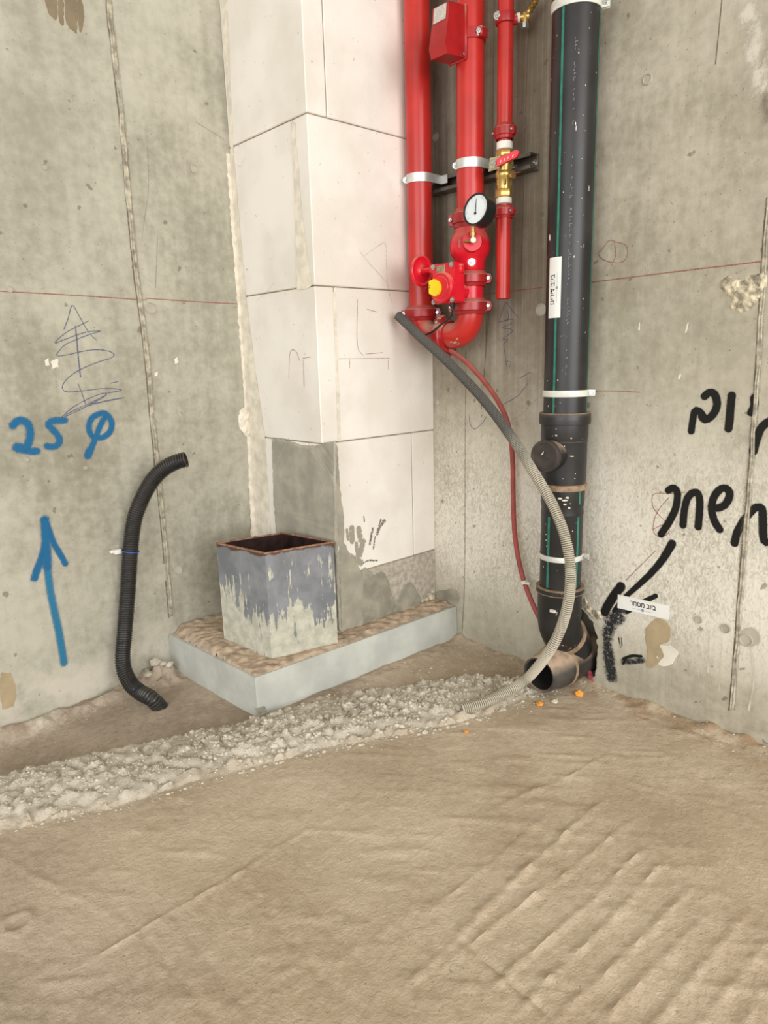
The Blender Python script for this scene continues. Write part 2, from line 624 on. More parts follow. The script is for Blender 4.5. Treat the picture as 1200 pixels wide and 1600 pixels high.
def patch(name, pts, mat, parent, axis, val, out, thick=0.004, jag=0.004, inset=0.82, px=True, label=None, lump=0.0, rnd=False):
    """a trowelled or broken patch: ragged outline, feathered edge, real thickness"""
    P = [at(p[0], p[1], axis, val) if px else Vector(p) for p in pts]
    N = Vector(out)
    if rnd:
        n0 = len(P)
        P = [0.5 * (2 * P[i] + (P[(i + 1) % n0] - P[i - 1]) * t + (2 * P[i - 1] - 5 * P[i] + 4 * P[(i + 1) % n0] - P[(i + 2) % n0]) * t * t
                    + (3 * P[i] - P[i - 1] - 3 * P[(i + 1) % n0] + P[(i + 2) % n0]) * t ** 3) for i in range(n0) for t in (0, 0.33, 0.66)]
    ring = []
    for i, p in enumerate(P):
        q = P[(i + 1) % len(P)]
        k = max(1, int((q - p).length / max(jag * 1.6, 0.003)))
        for j in range(k):
            c = p.lerp(q, j / k)
            e = mnoise.noise_vector(c * 60) * jag + mnoise.noise_vector(c * 190) * jag * 0.5
            c = c + (e - N * e.dot(N))
            ring.append(c)
    cen = sum(ring, Vector()) / len(ring)
    b = bmesh.new()
    a = [b.verts.new(c + N * 0.0002) for c in ring]
    m = []
    for c in ring:
        d = (cen - c)
        dd = min(d.length * 0.4, thick * 2.2) * d.normalized()
        m.append(b.verts.new(c + dd + N * thick * (1 + 0.5 * mnoise.noise(c * 70))))
    for i in range(len(a)):
        j = (i + 1) % len(a)
        b.faces.new((a[i], a[j], m[j], m[i]))
    es = [b.edges.get((m[i], m[(i + 1) % len(m)])) for i in range(len(m))]
    bmesh.ops.triangle_fill(b, use_beauty=True, edges=es)
    if lump:
        inner = [f for f in b.faces if all(v in set(m) for v in f.verts)]
        for _ in range(2):
            ed = list({e for f in b.faces for e in f.edges if not (e.verts[0] in a or e.verts[1] in a)})
            bmesh.ops.subdivide_edges(b, edges=[e for e in ed if e.calc_length() > 0.006], cuts=1)
            bmesh.ops.triangulate(b, faces=b.faces)
        sa = set(a)
        for v in b.verts:
            if v not in sa:
                v.co += N * lump * (mnoise.noise(v.co * 55) + 0.6 * mnoise.noise(v.co * 160))
    bmm = BM()
    bmm.b.free()
    bmm.b = b
    o = obj(name, bmm, mat, parent, smooth=False, label=label)
    # normals must look out of the wall
    s = sum((f.normal.dot(N) * f.area for f in o.data.polygons))
    if s < 0:
        o.data.flip_normals()
    return o


# ------------------------------------------------------------------ the setting
WL = dict(axis=1, val=0.0, out=(0, -1, 0))
WR = dict(axis=0, val=0.0, out=(-1, 0, 0))
wall_left = struct(obj('wall_left', BM().box((-6.0, 0.0, -0.3), (0.25, 0.25, 3.2)), M_WALL_L, smooth=False))

# right wall, with the chopped-out hole the drain branch passes through
hole_px = [(880, 930), (897, 941), (913, 955), (926, 972), (932, 992), (934, 1012), (932, 1040), (926, 1062), (914, 1078), (880, 1086)]
hole = [at(x, y, 0, 0.0) for x, y in hole_px]
hole = [Vector((0, p.y, p.z)) for p in hole] + [Vector((0, -0.84, -0.01)), Vector((0, -0.845, 0.1)), Vector((0, -0.86, 0.2))]
b = bmesh.new()
outer = [b.verts.new(c) for c in ((0, -6.0, -0.3), (0, 0, -0.3), (0, 0, 3.2), (0, -6.0, 3.2))]
ring = []
for i, p in enumerate(hole):
    q = hole[(i + 1) % len(hole)]
    for j in range(6):
        c = p.lerp(q, j / 6)
        e = mnoise.noise_vector(c * 90) * 0.006
        ring.append(b.verts.new((0, c.y + e.y, c.z + e.z)))
es = [b.edges.new((outer[i], outer[(i + 1) % 4])) for i in range(4)]
es += [b.edges.new((ring[i], ring[(i + 1) % len(ring)])) for i in range(len(ring))]
bmesh.ops.triangle_fill(b, use_beauty=True, edges=es, normal=(-1, 0, 0))
cy, cz = sum(v.co.y for v in ring) / len(ring), sum(v.co.z for v in ring) / len(ring)
deep = [b.verts.new((0.16, cy + (v.co.y - cy) * 0.9, cz + (v.co.z - cz) * 0.9)) for v in ring]
for i in range(len(ring)):
    j = (i + 1) % len(ring)
    b.faces.new((ring[i], ring[j], deep[j], deep[i]))
b.faces.new(deep)
back = [b.verts.new((0.25, v.co.y, v.co.z)) for v in outer]
for i in range(4):
    j = (i + 1) % 4
    b.faces.new((outer[j], outer[i], back[i], back[j]))
b.faces.new(back)
bm = BM()
bm.b.free()
bm.b = b
wall_right = struct(obj('wall_right', bm, M_WALL_R, smooth=False))
struct(obj('ceiling', BM().box((-6.0, -6.0, 3.2), (0.25, 0.25, 3.4)), M_SLAB, smooth=False))
struct(obj('wall_light_block', BM().box((-6.2, -6.0, -0.3), (-6.0, -4.9, 3.2)), M_SLAB, smooth=False))  # unseen wall, added to hold back light from the left side

# ---- floor: one relief mesh (sunken strip by the wall, rough slab edge, trowel ridges)
TX = [-3.0, -1.348, -1.089, -0.788, -0.506, -0.23, -0.089, 0.0]
TY = [0.30, -0.2595, -0.367, -0.473, -0.558, -0.698, -0.844, -0.93]
BX = [-3.0, -1.403, -1.18, -1.013, -0.754, -0.549, -0.389, -0.17, 0.0]
BY = [-0.1, -0.475, -0.58, -0.6125, -0.704, -0.80, -0.868, -0.902, -0.94]
RIDGES = [  # pixel ends of the raised trowel lines, height mm, width mm
    ((940, 1250), (640, 1540), 5.4, 9), ((1000, 1275), (705, 1500), 4.7, 8), ((1010, 1330), (770, 1545), 5.4, 9),
    ((1040, 1350), (800, 1590), 6.1, 10), ((1080, 1385), (860, 1600), 4.7, 10), ((1090, 1440), (930, 1600), 5.4, 11),
    ((1160, 1430), (1000, 1620), 4.7, 11), ((1200, 1470), (1060, 1640), 4.1, 11), ((900, 1285), (700, 1470), 3.4, 7),
    ((860, 1270), (660, 1440), 2.7, 7), ((950, 1180), (770, 1265), 3.4, 8), ((1190, 1560), (1140, 1640), 4, 12),
    ((500, 1288), (130, 1505), 4.5, 7), ((600, 1240), (500, 1288), 2.0, 7), ((80, 1535), (150, 1525), 5, 6),
    ((700, 1455), (870, 1600), -5, 8), ((210, 1440), (340, 1600), -3, 10), ((270, 1420), (400, 1600), -2.5, 10),
    ((380, 1380), (560, 1580), -2.5, 12), ((450, 1370), (650, 1600), -2.0, 14), ((520, 1300), (760, 1500), -1.5, 14),
    ((0, 1340), (180, 1430), 3.0, 10), ((940, 1205), (1200, 1290), 2.0, 10), ((950, 1215), (1150, 1260), 1.5, 6),
    ((560, 1330), (680, 1440), 2.0, 12), ((430, 1560), (700, 1400), 2.0, 14), ((330, 1590), (480, 1500), 2.0, 12),
    ((960, 1105), (1200, 1180), -4, 8), ((1020, 1130), (1130, 1165), 3, 6),
]


def floor_h(x, y):
    x, y = np.asarray(x, float), np.asarray(y, float)
    yt, yb = np.interp(x, TX, TY), np.interp(x, BX, BY)
    wob = vnoise(x, y, 18, 3) * 0.012
    yt2, yb2 = yt + wob, yb + wob * 1.3
    low = np.interp(x, [-3, -1.5, -1.2, -0.95, -0.80, -0.6, 0], [-0.055, -0.045, -0.035, -0.016, -0.006, -0.004, -0.006])
    s = np.clip((y - yb2) / (yt2 - yb2), 0, 1)
    back = np.clip((y - yt2) / 0.014, 0, 1)
    back = back * back * (3 - 2 * back)
    crest = np.interp(x, [-2, -1.0, -0.7, -0.3, 0], [0.012, 0.014, 0.016, 0.012, 0.004])
    h = crest * np.sin(np.pi * np.clip(s, 0, 1) ** 0.8) * (1 + 0.6 * vnoise(x, y, 30, 5))
    inb = ((y > yb2) & (y < yt2 + 0.015)).astype(float)
    h += inb * np.abs(vnoise(x, y, 34, 6, 2)) * 0.020
    h = h * (1 - back) + back * (low + vnoise(x, y, 9, 8, 4) * 0.004)
    # mortar droppings along the foot of the left wall, and a lump beside the plinth
    foot = np.exp(-((y + 0.02) / 0.035) ** 2) * np.clip((-0.86 - x) / 0.1, 0, 1)
    h += foot * (0.022 + 0.02 * vnoise(x, y, 22, 9, 4))
    h += 0.030 * np.exp(-(((x + 0.850) / 0.055) ** 2 + ((y + 0.03) / 0.055) ** 2)) * (1 + 1.6 * vnoise(x, y, 45, 10, 4))
    h += 0.010 * np.exp(-((y + 0.5) / 0.03) ** 2) * np.clip((x + 0.8) / 0.2, 0, 1) * (0.6 + vnoise(x, y, 30, 12))
    h += 0.012 * np.exp(-(x / 0.03) ** 2) * (0.6 + vnoise(x, y, 25, 13))
    front = np.clip((yb2 - y) / 0.03, 0, 1)
    rl = np.zeros_like(h)
    wx, wy = x + 0.010 * vnoise(x, y, 7, 14, 4), y + 0.010 * vnoise(x, y, 7, 15, 4)
    for (p, q, a, w) in RIDGES:
        A, B = at(p[0], p[1], 2, 0.0), at(q[0], q[1], 2, 0.0)
        d = np.array([B.x - A.x, B.y - A.y])
        L = np.hypot(*d)
        d /= L
        t = (wx - A.x) * d[0] + (wy - A.y) * d[1]
        n = (wx - A.x) * -d[1] + (wy - A.y) * d[0]
        fade = np.clip(t / 0.06 + 0.5, 0, 1) * np.clip((L - t) / 0.06 + 0.5, 0, 1)
        rl += a * 0.00080 * np.exp(-(n / (w * 0.00058)) ** 2) * fade * (0.75 + 0.9 * vnoise(x, y, 40, 16))
    rl += vnoise(x, y, 5, 17, 3) * 0.003 + vnoise(x, y, 42, 18, 3) * 0.0012
    # small scattered scrapes running the way of the trowel
    g = vnoise(x * 0.8 + y * 0.7, (y * 0.8 - x * 0.7) * 0.22, 34, 19, 3)
    rl += np.clip(g - 0.12, 0, 1) * 0.005
    h += front * rl
    pl = at(28, 1443, 2, 0)
    rr = np.hypot(x - pl.x, y - pl.y)
    h += front * (0.004 * np.exp(-((rr - 0.022) / 0.006) ** 2) - 0.003 * np.exp(-(rr / 0.012) ** 2))
    return h


def make_floor():
    xs = np.concatenate([np.linspace(-6.0, -1.9, 18)[:-1], np.arange(-1.9, 0.006, 0.0055), [0.2]])
    ys = np.concatenate([np.linspace(-6.0, -2.1, 18)[:-1], np.arange(-2.1, 0.006, 0.0055), [0.2]])
    X, Y = np.meshgrid(xs, ys, indexing='ij')
    H = floor_h(X, Y)
    nx, ny = X.shape
    co = np.stack([X, Y, H], -1).reshape(-1, 3)
    idx = np.arange(nx * ny).reshape(nx, ny)
    f = np.stack([idx[:-1, :-1], idx[1:, :-1], idx[1:, 1:], idx[:-1, 1:]], -1).reshape(-1, 4)
    me = bpy.data.meshes.new('floor')
    me.vertices.add(len(co))
    me.vertices.foreach_set('co', co.ravel())
    me.loops.add(f.size)
    me.loops.foreach_set('vertex_index', f.ravel())
    me.polygons.add(len(f))
    me.polygons.foreach_set('loop_start', np.arange(0, f.size, 4))
    me.update(calc_edges=True)
    yt, yb = np.interp(X, TX, TY), np.interp(X, BX, BY)
    wob = vnoise(X, Y, 18, 3) * 0.02
    g = np.clip((Y + wob - yb + 0.03) / 0.05, 0, 1) * np.clip((yt + wob - Y + 0.02) / 0.03, 0, 1)
    r = np.clip((Y - yt) / 0.03, 0, 1) * np.clip((-0.2 - X) / 0.3, 0.35, 1)
    r = np.maximum(r, np.clip((-1.15 - X + 0.3 * vnoise(X, Y, 3, 21)) / 0.35, 0, 1) * 0.75)
    bl = np.exp(-((Y + 0.03) / 0.035) ** 2) * np.clip((-0.86 - X) / 0.1, 0, 1) * np.clip(0.4 + 1.6 * vnoise(X, Y, 12, 22), 0, 1)
    c = np.stack([r, g, bl, np.ones_like(r)], -1).reshape(-1, 4)
    ca = me.color_attributes.new('zone', 'FLOAT_COLOR', 'POINT')
    ca.data.foreach_set('color', c.ravel())
    o = obj('floor', me, M_FLOOR)
    o.data.polygons.foreach_set('use_smooth', [True] * len(f))
    return struct(o)


floor = make_floor()


def hf(x, y):
    return float(floor_h(np.array([x]), np.array([y]))[0])


# ---- formwork seams: a raw ridge of leaked grout with a groove on either side
def seam(parent, pts, axis, out, width, proud, label):
    P = [at(p[0], p[1], axis, 0.0) for p in pts]
    if axis == 1:      # runs on up the wall
        P = [P[0] + (P[0] - P[3]) * k for k in (6, 4, 2)] + P
    P = spline(P, 0.008)
    N = Vector(out)
    side = N.cross(Vector((0, 0, 1)))
    b = bmesh.new()
    rows = []
    for i, p in enumerate(P):
        w = width * (0.75 + 0.6 * mnoise.noise(Vector((0, 0, p.z * 9))))
        s = 0.003 * mnoise.noise(Vector((3, 0, p.z * 14)))
        h = proud * (0.6 + 0.9 * mnoise.noise(Vector((7, 0, p.z * 16))))
        rows.append([b.verts.new(p + side * (k * w + s) + N * hh) for k, hh in ((-0.5, 0.0003), (-0.3, h), (0.0, h * 0.55), (0.3, h * 1.1), (0.5, 0.0003))])
    for p, q in zip(rows, rows[1:]):
        for j in range(4):
            b.faces.new((p[j], p[j + 1], q[j + 1], q[j]))
    bm = BM()
    bm.b.free()
    bm.b = b
    o = obj('form_seam', bm, M_SEAM, parent, label=label)
    stroke('seam_groove', [(p[0] - 4.0, p[1]) for p in pts], width * 0.5, M_DARKLINE, parent, axis, 0.0, out)
    stroke('seam_groove', [(p[0] + 4.5, p[1]) for p in pts], width * 0.7, M_DARKFILM, parent, axis, 0.0, out)
    return o


M_DARKLINE = mat_spray('dark_line_film', (104, 96, 80), 0.1, 0.7, 2.2, 45)  # darker film for seam edges and board lines
seam(wall_left, [(166, -60), (172, 30), (176, 60), (184, 130), (190, 180), (196, 250), (202, 320), (207, 370), (213, 430), (220, 480), (230, 560), (238, 650), (247, 740), (256, 830), (262, 900), (268, 965)],
     1, (0, -1, 0), 0.017, 0.005, 'irregular raised grout seam down the concrete')
seam(wall_right, [(1202, 310), (1196, 380), (1190, 480), (1184, 580), (1177, 680), (1169, 790), (1160, 890), (1152, 1000), (1143, 1110)],
     0, (-1, 0, 0), 0.013, 0.004, 'pale raised grout seam')
# thin board lines behind the pipes
for pts in ([(828, 0), (822, 150), (818, 300), (814, 430)], [(772, 0), (770, 200), (768, 420), (752, 640)], [(728, 548), (727, 700), (726, 900), (722, 990)],
            [(679, 120), (681, 360)], [(1128, 0), (1118, 100)], [(761, 470), (759, 555)]):
    stroke('board_mark', pts, 0.005, M_DARKLINE, wall_right, **WR)
for pts in ([(230, 230), (232, 290), (222, 370)], [(246, 370), (243, 450)], [(305, 190), (350, 218)]):
    stroke('board_mark', pts, 0.004, M_PENCIL, wall_left, **WL)


# ---- plugged tie holes
def tie_plug(parent, px, py, axis, out, r):
    p = at(px, py, axis, 0.0)
    obj('tie_plug', BM().lathe([(r, 0.0002), (r * 0.98, 0.003), (r * 0.82, 0.0035), (r * 0.74, 0.0008), (r * 0.3, 0.0012), (0, 0.0016)], p, out, 20, cap=False), M_GREYPATCH, parent)


for px, py, r in ((235, 481, 0.016), (278, 891, 0.014), (69, 261, 0.008), (303, 264, 0.012), (15, 452, 0.008), (133, 731, 0.006), (42, 718, 0.006)):
    tie_plug(wall_left, px, py, 1, (0, -1, 0), r)
for px, py, r in ((1012, 124, 0.012), (846, 484, 0.017), (684, 629, 0.009), (681, 214, 0.012), (1092, 968, 0.010), (1134, 982, 0.012), (1166, 1000, 0.016)):
    tie_plug(wall_right, px, py, 0, (-1, 0, 0), r)

# ---- patches, stains
drips = [[(70, -10), (88, -10), (89, 30), (82, 28), (74, 16)], [(91, -10), (98, -10), (100, 38), (94, 36), (91, 26)],
         [(101, -10), (118, -10), (121, 48), (115, 50), (104, 38)], [(121, -10), (131, 14), (128, 47), (124, 48), (121, 20)]]
for d in drips:
    patch('seepage_stain', d, M_STAIN, wall_left, thick=0.0004, jag=0.003, rnd=True, **WL, label='brown drip stain')
for d in ([(79, 565), (90, 560), (92, 574), (82, 576)], [(272, 561), (277, 558), (279, 566), (274, 568)], [(241, 583), (246, 581), (246, 587), (242, 588)], [(70, 563), (76, 559), (77, 571), (71, 572)]):
    patch('plaster_splash', d, M_WHITEPATCH, wall_left, thick=0.001, jag=0.002, **WL)
patch('smoothed_patch', [(240, 885), (258, 880), (262, 905), (250, 916), (238, 906)], M_GREYPATCH, wall_left, thick=0.0006, jag=0.003, **WL)
patch('yellow_stain', [(2, 1050), (18, 1052), (26, 1085), (22, 1104), (4, 1108), (-4, 1080)], M_TANPATCH, wall_left, thick=0.0005, jag=0.004, **WL)
patch('broken_patch', [(1124, 441), (1142, 431), (1163, 433), (1196, 424), (1196, 458), (1178, 476), (1160, 489), (1144, 480), (1140, 465), (1128, 454)], M_BROKEN, wall_right,
      thick=0.005, jag=0.005, lump=0.004, rnd=True, **WR, label='honeycombed patch of broken concrete')
patch('filler_patch', [(1011, 977), (1032, 966), (1047, 980), (1046, 1001), (1032, 1008), (1038, 1024), (1023, 1042), (1009, 1040), (1011, 1015), (1008, 998)], M_TANPATCH, wall_right,
      thick=0.0008, jag=0.003, rnd=True, **WR, label='tan filler patch')
patch('filler_patch', [(1160, 985), (1176, 980), (1188, 992), (1186, 1006), (1170, 1010), (1158, 1000)], M_GREYPATCH, wall_right, thick=0.0008, jag=0.002, rnd=True, **WR)
patch('filler_patch', [(1026, 1012), (1042, 1008), (1058, 1016), (1050, 1036), (1030, 1040)], M_WHITEPATCH, wall_right, thick=0.0006, jag=0.008, rnd=True, **WR)
for d in ([(905, 590), (908, 588), (908, 593)], [(1060, 587), (1063, 585), (1062, 593), (1059, 592)], [(998, 505), (1000, 503), (1000, 516), (997, 516)], [(1073, 506), (1076, 503), (1073, 519), (1070, 520)], [(1060, 586), (1064, 584), (1063, 590)]):
    patch('plaster_splash', d, M_WHITEPATCH, wall_right, thick=0.0006, jag=0.001, **WR)
patch('chopped_edge', [(905, 940), (915, 935), (926, 952), (938, 955), (942, 966), (931, 970), (922, 962)], M_BROKEN, wall_right, thick=0.004, jag=0.004, lump=0.004, **WR)

# ---- chalk datum, one metre line on both walls
for pts, par, w in (([(-40, 453), (110, 461), (230, 469)], wall_left, WL), ([(228, 466), (300, 471), (376, 475)], wall_left, WL),
                    ([(735, 462), (790, 456), (848, 449)], wall_right, WR), ([(925, 441), (1060, 424), (1196, 408)], wall_right, WR)):
    stroke('chalk_line', pts, 0.0042, M_CHALK, par, **w, label='thin red chalk datum line')
stroke('chalk_line', [(920, 611), (965, 611), (1000, 613)], 0.003, M_CHALK, wall_right, **WR)

# ---- blue lettering on the left wall: 25 and a slashed circle with a tail, an arrow below
wb = 0.039
join([stroke('s', s, w_, M_SPRAY_BLUE, wall_left, **WL) for s, w_ in (
    ([(20, 665), (27, 658), (35, 657), (43, 662), (47, 673), (46, 686), (42, 699)], wb), ([(26, 700), (36, 703), (50, 705), (61, 705)], wb * 0.95), ([(27, 699), (34, 701), (40, 702)], wb * 1.2))],
     'spray_numeral', 'blue sprayed numeral 2')
join([stroke('s', s, w_, M_SPRAY_BLUE, wall_left, **WL) for s, w_ in (
    ([(101, 657), (90, 657), (79, 659), (75, 664), (82, 671), (90, 680), (93, 690), (85, 698), (72, 697)], wb * 0.85),)],
     'spray_numeral', 'blue sprayed numeral 5')
join([stroke('s', s, w_, M_SPRAY_BLUE, wall_left, **WL) for s, w_ in (
    ([(157, 646), (145, 652), (139, 664), (141, 677), (150, 684), (163, 682), (173, 672), (174, 658), (166, 647), (157, 645)], wb * 0.8),
    ([(165, 650), (157, 664), (151, 680), (144, 697), (138, 712)], wb * 0.8), ([(140, 704), (137, 712)], wb))],
     'spray_symbol', 'blue sprayed circle with a slash and tail')
join([stroke('s', s, w_, M_SPRAY_BLUE, wall_left, **WL) for s, w_ in (
    ([(70, 812), (72, 850), (74, 890)], wb * 1.15), ([(73, 818), (82, 845), (94, 866), (103, 883)], wb * 0.8), ([(72, 845), (66, 870), (58, 890), (53, 905)], wb))],
     'spray_arrow', 'blue sprayed arrow head pointing up')
join([stroke('s', s, w_, M_SPRAY_BLUE_F, wall_left, **WL) for s, w_ in (
    ([(74, 885), (78, 920), (85, 955), (93, 993), (100, 1036)], wb * 1.0)  ,)],
     'spray_arrow', 'thin fading shaft of the blue arrow')


def crop(pts, s, ox, oy):
    return [(x / s + ox, y / s + oy) for x, y in pts]


pen = [[(300, 405), (345, 290), (395, 130), (470, 240), (560, 400), (640, 500), (690, 540)],
       [(430, 370), (450, 560), (465, 740), (492, 970)], [(434, 375), (455, 560), (470, 740), (494, 965)],
       [(590, 310), (430, 390), (320, 450), (190, 570), (330, 520), (480, 465), (600, 435), (725, 430), (600, 470), (430, 535), (300, 600), (215, 715), (350, 705), (480, 675), (650, 650), (800, 660), (885, 700), (850, 745), (740, 780), (580, 840), (430, 915), (310, 1020), (280, 1100), (330, 1140), (480, 1135), (720, 1105), (880, 1105), (975, 1120), (900, 1140), (780, 1160)],
       [(465, 1050), (510, 1160), (550, 1280)],
       [(270, 1440), (380, 1340), (530, 1250), (700, 1175), (800, 1160), (740, 1220), (600, 1290), (450, 1370), (270, 1450)],
       [(560, 1310), (800, 1250), (1010, 1210), (850, 1235), (640, 1280)], [(300, 1420), (480, 1330), (650, 1250), (790, 1180)], [(850, 1040), (935, 1020)], [(160, 1480), (270, 1440)]]
join([stroke('s', crop(s, 7.5, 60, 460), 0.0042, M_PEN, wall_left, **WL) for s in pen], 'pen_scribble', 'blue pen arrow with a zigzag scribble')
pen2 = [[(830, 200), (850, 130), (880, 60), (920, 110), (965, 165)],
        [(890, 110), (895, 175), (830, 200), (920, 180), (925, 205), (855, 240), (915, 250), (920, 275), (860, 320), (895, 325), (865, 360), (875, 440), (885, 520)],
        [(880, 480), (915, 490), (905, 525)], [(980, 605), (1055, 560)], [(1040, 640), (1000, 690), (960, 735), (850, 800)],
        [(615, 870), (620, 930), (650, 970), (700, 940), (740, 880)]]
join([stroke('s', crop(s, 4.615, 600, 460), 0.0034, M_PEN, wall_right, **WR) for s in pen2], 'pen_scribble', 'pen arrow and strokes between red and black pipes')
join([stroke('s', crop(s, 4.615, 600, 460), 0.003, M_PENCIL, wall_right, **WR) for s in ([(1130, 735), (1060, 790), (1000, 860), (920, 905)], [(820, 770), (900, 712)], [(735, 250), (733, 410)])], 'pencil_mark')
join([stroke('s', s, 0.003, M_CHALK, wall_right, **WR) for s in (
    crop([(390, 540), (330, 545), (270, 545), (255, 565), (265, 610), (310, 660), (325, 700), (290, 720), (262, 700), (265, 650), (290, 600), (325, 560)], 2.582, 920, 560),
    crop([(258, 690), (300, 672), (325, 690)], 2.582, 920, 560), crop([(270, 775), (210, 835), (150, 895)], 2.582, 920, 560))],
     'chalk_mark', 'red crayon loop like an 8')
join([stroke('s', s, 0.0026, M_CHALK, wall_right, **WR) for s in ([(944, 385), (952, 376), (962, 378), (978, 384), (980, 400), (970, 410), (948, 408), (936, 398), (944, 385)], [(960, 376), (962, 398), (956, 415)])], 'chalk_mark', 'faint red circled mark')

# ---- black Hebrew lettering, its arrow and overspray on the right wall
HB = lambda s: crop(s, 2.582, 920, 560)
wk = 0.026
for lab, ss in (
    ('black sprayed letter bet', [([(468, 152), (488, 137), (508, 146), (518, 180), (510, 212), (490, 238), (468, 247), (452, 228)], wk), ([(470, 244), (446, 214), (428, 212), (420, 250), (413, 298)], wk * 0.9)]),
    ('black sprayed letter vav', [([(577, 150), (572, 200), (568, 250), (563, 292)], wk)]),
    ('black sprayed letter yod', [([(667, 160), (668, 190), (652, 226)], wk * 0.95)]),
    ('curved black sprayed letter cut by the picture edge', [([(760, 250), (722, 258), (694, 285), (676, 330), (664, 378)], wk)]),
    ('black sprayed letter resh', [([(322, 532), (343, 522), (358, 545), (352, 600), (330, 650), (308, 685), (290, 712)], wk)]),
    ('black sprayed letter het', [([(380, 672), (386, 610), (398, 565), (420, 542), (440, 545), (448, 580), (445, 640), (441, 685)], wk)]),
    ('black sprayed letter samekh', [([(528, 690), (508, 658), (496, 610), (505, 560), (535, 525), (562, 530), (568, 555), (550, 590), (520, 605)], wk)]),
    ('black sprayed letter mem', [([(588, 745), (600, 700), (632, 645), (672, 603), (698, 606), (702, 650), (704, 715), (715, 742), (750, 735)], wk)]),
):
    join([stroke('s', HB(s), w_, M_SPRAY_BLACK, wall_right, **WR) for s, w_ in ss], 'spray_letter', lab)
join([stroke('s', HB(s), w_, M_SPRAY_BLACK, wall_right, taper=tp, **WR) for s, w_, tp in (
    ([(336, 748), (300, 808), (250, 868), (200, 915), (140, 970), (100, 1020)], 0.019, (1.6, 0.8)), ([(130, 920), (100, 960), (75, 1000), (62, 1030)], 0.036, None), ([(270, 958), (215, 985), (150, 1025)], 0.018, None))],
     'spray_arrow', 'black sprayed arrow pointing down to the drain hole')
join([stroke('s', HB(s), w_, M_SPRAY_BLACK_F, wall_right, **WR) for s, w_ in (
    ([(130, 1010), (100, 1050), (80, 1100), (70, 1140)], 0.065), ([(120, 1040), (90, 1060)], 0.08), ([(75, 1150), (78, 1220), (90, 1295)], 0.055), ([(85, 1180), (100, 1290)], 0.045), ([(138, 1225), (180, 1222), (224, 1218)], 0.030), ([(120, 1125), (128, 1165)], 0.008), ([(132, 1125), (134, 1160)], 0.006))],  # one stroke paints in the dark of a small recess
     'smudge_and_recess', 'sooty black overspray and a painted-in dark recess beside the drain hole')
join([stroke('s', HB(s), w_, M_SPRAY_BLACK, wall_right, **WR) for s, w_ in (([(140, 1212), (175, 1200), (215, 1202)], 0.012), ([(138, 1232), (150, 1212)], 0.009))], 'smudge_and_recess', 'dark of a small wall recess, painted on')  # dark inside of a small recess, laid on as flat paint
stroke('marking_smear', [(921, 1050), (924, 1066), (915, 1080)], 0.03, M_SPRAY_PINK, wall_right, **WR, label='pink marking paint')
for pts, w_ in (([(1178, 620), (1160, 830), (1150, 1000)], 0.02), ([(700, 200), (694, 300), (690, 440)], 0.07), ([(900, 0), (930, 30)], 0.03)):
    stroke('dark_blotch', pts, w_, M_DARKFILM, wall_right, **WR)  # darker bands on the wall
M_LIMEFILM = mat_spray('pale_lime_film', (206, 199, 184), 0.0, 0.7, 3.5, 30)
stroke('lime_stain', [(1168, 20), (1180, 70), (1188, 150)], 0.08, M_LIMEFILM, wall_right, **WR)
stroke('dark_blotch', [(1198, 70), (1190, 105), (1200, 190)], 0.05, M_DARKFILM, wall_right, **WR)
for pts, w_ in (([(1090, 985), (1092, 1060)], 0.006), ([(1108, 985), (1106, 1050)], 0.008), ([(1128, 1000), (1124, 1080)], 0.005), ([(1172, 1010), (1178, 1060), (1170, 1110)], 0.012), ([(1150, 1010), (1148, 1100)], 0.006)):
    stroke('lime_run', pts, w_, M_LIMEFILM, wall_right, **WR)
stroke('dark_blotch', [(395, 760), (398, 900)], 0.07, M_DARKFILM, wall_left, **WL)  # darker band where the wall meets the pillar

# ------------------------------------------------------------------ block pillar in the corner
pillar = thing('block_pillar', 'white aerated block pillar boxing in the corner, grey mortar patch at its foot', 'pillar', (-PA, -PB, 0.108))
T = 0.066
G = 0.0016
core = BM().box((-PA + 0.004, -PB + 0.004, 0.109), (0, 0, 3.2))
obj('mortar_core', core, M_JOINT, pillar, smooth=False, label='grey mortar showing in the joints')


def block(x0, x1, y0, y1, z0, z1, m=M_BLOCK, name='block'):
    j = lambda: random.uniform(-0.0007, 0.0007)
    obj(name, BM().box((x0 + G if x0 > -PA else x0 + j(), y0 + G if y0 > -PB else y0 + j(), z0 + G), (x1 - G if x1 < 0 else x1, y1 - G if y1 < 0 else y1, z1 - G), 0.0022), m, pillar, smooth=False)


HC = 0.424
courses = [(0.285, Z3), (Z3, Z2), (Z2, Z1), (Z1, Z1 + HC), (Z1 + HC, Z1 + 2 * HC), (Z1 + 2 * HC, Z1 + 3 * HC), (Z1 + 3 * HC, 3.2)]
for i, (za, zb) in enumerate(courses):
    if i % 2 == 1:   # the block on the left face runs through to the corner
        block(-PA, -PA + T, -PB, 0, za, zb)
        block(-PA + T, 0, -PB, -PB + T, za, zb)
    elif i == 0:
        block(-PA, -0.102, -PB, -PB + T, za, zb)
        block(-0.102, 0, -PB, -PB + T, za, zb)
        block(-PA, -PA + T, -PB + T, 0, za, zb)
    else:            # the block on the right face runs through
        block(-PA, 0, -PB, -PB + T, za, zb)
        block(-PA, -PA + T, -PB + T, 0, za, zb)
block(-PA, 0, -PB, -PB + T, 0.108, 0.285, M_BASE, 'base_course')
block(-PA, -PA + T, -PB + T, 0, 0.108, 0.285, M_BASE, 'base_course')
PLF = dict(axis=0, val=-PA - 0.0009, out=(-1, 0, 0))
PRF = dict(axis=1, val=-PB - 0.0009, out=(0, -1, 0))
